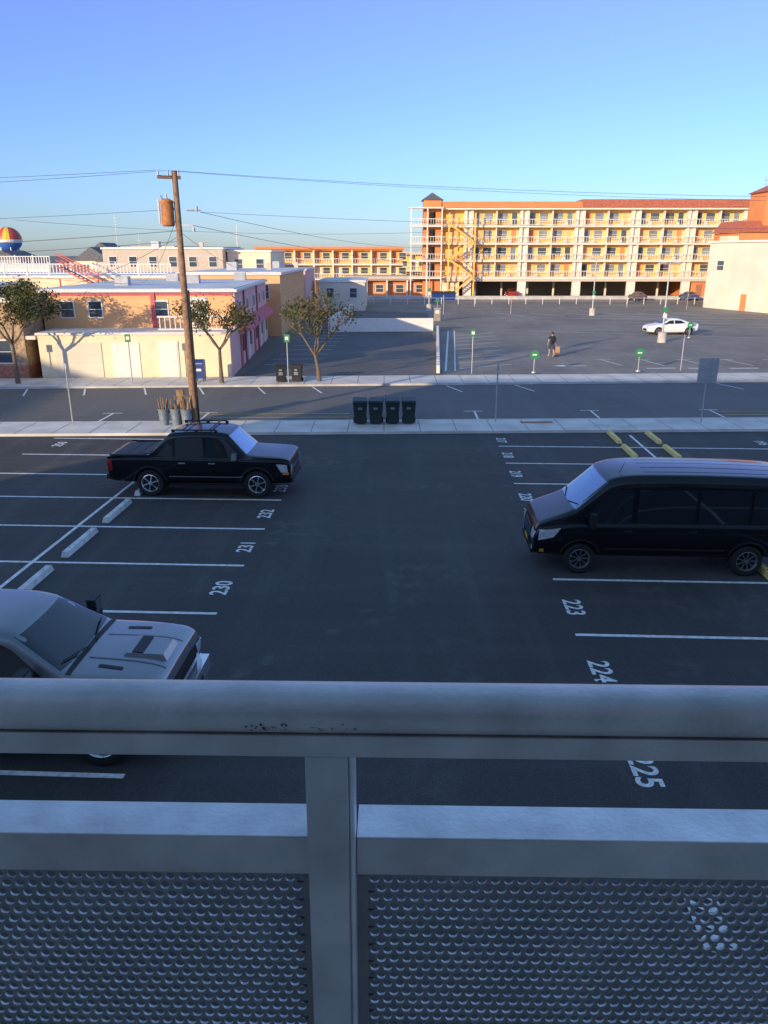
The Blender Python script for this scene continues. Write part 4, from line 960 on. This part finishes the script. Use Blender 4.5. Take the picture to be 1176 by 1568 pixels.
# ------------------------------------------------------------------ trees
def tree(x, y, h, cr, th_, seed, leaves, sparse=.3, mix_=('leaf1', 'leaf2', 'leaf3'), lean=0.0):
    random.seed(seed); root = E('street_tree', (x, y, .1)); b = MB(); tips = []
    def grow(p, d, l, r_, lvl):
        q = p + d * l * .5 + Vector((random.uniform(-.06, .06), random.uniform(-.06, .06), 0)) * l
        e = q + (d + Vector((random.uniform(-.2, .2), random.uniform(-.2, .2), .12))).normalized() * l * .5
        b.cyl(p, q, r_, r_ * .86, 'bark', 8, False); b.cyl(q, e, r_ * .86, r_ * .68, 'bark', 8, False)
        if lvl >= 2: tips.append((e, lvl)); tips.append((q, lvl))
        if lvl >= 4 or l < .2: return
        for i in range(random.choice([2, 3, 3])):
            a = random.uniform(0, 6.28); sp = random.uniform(.45, .85)
            nd = (d * 1.0 + Vector((math.cos(a), math.sin(a), random.uniform(-.1, .35))) * sp).normalized(); grow(e, nd, l * random.uniform(.62, .85), r_ * .6, lvl + 1)
    b.cyl((0, 0, -.1), (lean * .3, 0, th_ * .5), .15 * h / 5, .10 * h / 5, 'bark', 10, False); b.cyl((lean * .3, 0, th_ * .5), (lean, 0, th_), .10 * h / 5, .09 * h / 5, 'bark', 10, False)
    for i in range(4):
        a = i * 1.57 + random.uniform(-.4, .4); grow(Vector((lean, 0, th_ - .05)), Vector((math.cos(a) * .75, math.sin(a) * .75, random.uniform(.6, 1.0))).normalized(), (h - th_) * .36 * cr, .065 * h / 5, 1)
    b.obj('trunk_and_limbs', root, smooth=True)
    l = MB(); random.shuffle(tips); use = tips[:int(len(tips) * (1 - sparse))]
    for (p, lvl) in use:
        k0 = random.choice(mix_); n_ = max(3, leaves // max(1, len(use)))
        for i in range(n_):
            c = p + Vector((random.gauss(0, .20), random.gauss(0, .20), random.gauss(0, .16))); s_ = random.uniform(.05, .105)
            u = Vector((random.gauss(0, 1), random.gauss(0, 1), random.gauss(0, 1))).normalized(); v = u.orthogonal().normalized()
            l.face([c - u * s_, c + v * s_ * .5, c + u * s_, c - v * s_ * .5], k0 if random.random() < .75 else random.choice(mix_))
    l.obj('foliage', root)
tree(-20.6, 43.4, 5.4, 1.15, 2.2, 4, 7500, .2)
tree(-9.2, 43.7, 4.8, 1.1, 1.9, 9, 2400, .45)
tree(-3.7, 44.2, 5.0, 1.1, 1.5, 21, 1900, .45, ('leaf1', 'leaf3', 'leaf2'), lean=-.2)
tree(-33, 43, 5.2, 1.1, 2.2, 31, 6000, .2)

# ------------------------------------------------------------------ pedestrian
def person(x, y, rz):
    root = E('pedestrian', (x, y, .006), rz)
    V = []; Ed = []; Rr = []
    def v(p, r_): V.append(p); Rr.append(r_); return len(V) - 1
    def chain(start, pts):
        a = start
        for p, r_ in pts:
            b = v(p, r_); Ed.append((a, b)); a = b
        return a
    pel = v((0, 0, .93), .135)
    ch = chain(pel, [((0, .0, 1.10), .125), ((0, -.01, 1.28), .15), ((0, 0, 1.40), .12)])
    chain(ch, [((0, 0, 1.47), .055), ((0, .01, 1.53), .058)])
    for s_, fy in ((-1, .16), (1, -.14)):
        chain(pel, [((s_ * .10, 0, .86), .10), ((s_ * .11, fy * .6 + .03, .50), .062), ((s_ * .11, fy - (.08 if fy < 0 else 0), .09), .038), ((s_ * .12, fy + .10, .04), .035), ((s_ * .12, fy + .16, .035), .025)])
        if s_ < 0:
            el, hd = (s_ * .27, -.04, 1.10), (s_ * .29, .10, .88)
        else:
            el, hd = (s_ * .28, -.06, 1.10), (s_ * .33, .04, .90)
        h_ = chain(ch, [((s_ * .19, 0, 1.39), .062), (el, .042), (hd, .027), ((hd[0], hd[1] + .02, hd[2] - .05), .028)])
        b0 = Vector(V[h_])
        for q in range(4):
            o_ = (q - 1.5) * .018; ll = (.034, .04, .038, .03)[q]
            chain(h_, [((b0.x, b0.y + o_, b0.z - .03), .0085), ((b0.x - s_ * .012, b0.y + o_, b0.z - .03 - ll), .008), ((b0.x - s_ * .03, b0.y + o_, b0.z - .03 - ll * 1.5), .007)])
        chain(h_, [((b0.x - s_ * .01, b0.y + .035, b0.z + .0), .009), ((b0.x - s_ * .02, b0.y + .05, b0.z - .03), .008)])
    me = D.meshes.new('b'); me.from_pydata(V, Ed, []); o = D.objects.new('b', me); S.collection.objects.link(o)
    md = o.modifiers.new('s', 'SKIN')
    for i, sv in enumerate(me.skin_vertices[0].data): sv.radius = (Rr[i], Rr[i]); sv.use_root = (i == 0)
    md.use_smooth_shade = True
    s2 = o.modifiers.new('ss', 'SUBSURF'); s2.levels = 1
    bm_ = ev(o); D.objects.remove(o); bm_.materials.clear()
    for k in ('skin', 'cloth', 'shorts', 'white'): bm_.materials.append(M[k])
    for p in bm_.polygons:
        c = p.center; i = 0
        if c.z < .10: i = 3
        elif c.z > .93 and c.z < 1.46 and (abs(c.x) < .22 or c.z > 1.22): i = 1
        elif .52 < c.z <= .93 and abs(c.x) < .23: i = 2
        p.material_index = i; p.use_smooth = True
    bo = D.objects.new('body', bm_); S.collection.objects.link(bo); bo.parent = root
    m = MB()
    prof = [(-.125, .001), (-.12, .035), (-.09, .058), (-.04, .072), (.02, .078), (.07, .074), (.10, .05), (.118, .001)]
    m.lathe((0, .01, 1.62), (0, 0, 1), prof, 'skin', 16)
    m.box((0, .092, 1.61), (.02, .03, .035), 'skin'); m.box((0, .08, 1.565), (.045, .008, .01), 'pinkred')
    for s_ in (-1, 1): m.box((s_ * .03, .083, 1.63), (.018, .008, .01), 'dark'); m.box((s_ * .08, .01, 1.62), (.015, .03, .05), 'skin')
    m.obj('head', root, smooth=True)
    m = MB(); m.lathe((0, -.008, 1.64), (0, 0, 1), [(-.06, .080), (.0, .088), (.06, .084), (.10, .06), (.12, .001)], 'hair', 16); m.cyl((0, -.08, 1.66), (0, -.11, 1.5), .035, .015, 'hair', 8); m.obj('hair', root, smooth=True)
    m = MB(); m.b(-.15, .15, -.27, -.12, 1.0, 1.4, 'dark'); m.obj('backpack', root, bevel=.04)
    m = MB(); m.b(.30, .58, -.12, .22, .09, .70, 'tan'); m.cyl((.34, .0, .70), (.34, .0, .80), .01, .01, 'steel'); m.cyl((.34, .12, .70), (.34, .12, .80), .01, .01, 'steel'); m.cyl((.34, -.0, .80), (.34, .12, .80), .014, .014, 'dark')
    for a in (.34, .54):
        for b_ in (-.06, .16): m.cyl((a - .015, b_, .045), (a + .015, b_, .045), .045, .045, 'dark', 12)
    m.obj('suitcase', root, bevel=.02)
person(12.1, 56.4, R(10))

# ------------------------------------------------------------------ light, sky, camera
EL, AZ = 12.0, 38.0
w = D.worlds.new('World'); S.world = w; w.use_nodes = True
nt = w.node_tree; bg = nt.nodes['Background']
sk = nt.nodes.new('ShaderNodeTexSky'); sk.sky_type = 'NISHITA'; sk.sun_disc = False
sk.sun_elevation = R(EL); sk.sun_rotation = R(180 + AZ); sk.altitude = 0; sk.air_density = 1.0; sk.dust_density = 0.4; sk.ozone_density = 3.5
tc = nt.nodes.new('ShaderNodeTexCoord'); sx = nt.nodes.new('ShaderNodeSeparateXYZ'); nt.links.new(tc.outputs['Generated'], sx.inputs[0])
cr = nt.nodes.new('ShaderNodeValToRGB'); nt.links.new(sx.outputs['Z'], cr.inputs['Fac'])
el = cr.color_ramp.elements
el[0].position = 0.0; el[0].color = (.36, .42, .62, 1)
el[1].position = .75; el[1].color = (1, .94, .86, 1)
for p_, c_ in ((.05, (.38, .44, .66, 1)), (.10, (.42, .46, .70, 1)), (.17, (.46, .46, .74, 1)), (.27, (.56, .47, .78, 1)), (.45, (1.0, .86, .88, 1))):
    e_ = el.new(p_); e_.color = c_
mx = nt.nodes.new('ShaderNodeMix'); mx.data_type = 'RGBA'; mx.blend_type = 'MULTIPLY'; mx.inputs[0].default_value = 1
nt.links.new(sk.outputs['Color'], mx.inputs[6]); nt.links.new(cr.outputs['Color'], mx.inputs[7])
nt.links.new(mx.outputs[2], bg.inputs['Color']); bg.inputs['Strength'].default_value = 0.38
sun = D.lights.new('sun', 'SUN'); sun.energy = 5.0; sun.angle = R(.5); sun.color = (1.0, .79, .52)
so = D.objects.new('sun', sun); S.collection.objects.link(so)
dv = Vector((math.cos(R(EL)) * math.sin(R(AZ)), math.cos(R(EL)) * math.cos(R(AZ)), -math.sin(R(EL))))
so.rotation_euler = (-dv).to_track_quat('Z', 'Y').to_euler(); so.location = (0, 0, 40)
cam = D.cameras.new('camera'); co = D.objects.new('camera', cam); S.collection.objects.link(co); S.camera = co
co.location = (0, 0, 7.0); co.rotation_euler = (R(90 - 18.5), 0, 0)
cam.sensor_fit = 'VERTICAL'; cam.sensor_height = 34.6; cam.sensor_width = 26; cam.lens = 26; cam.clip_end = 6000; cam.clip_start = .05
S.view_settings.view_transform = 'Standard'; S.view_settings.look = 'None'; S.view_settings.exposure = 0
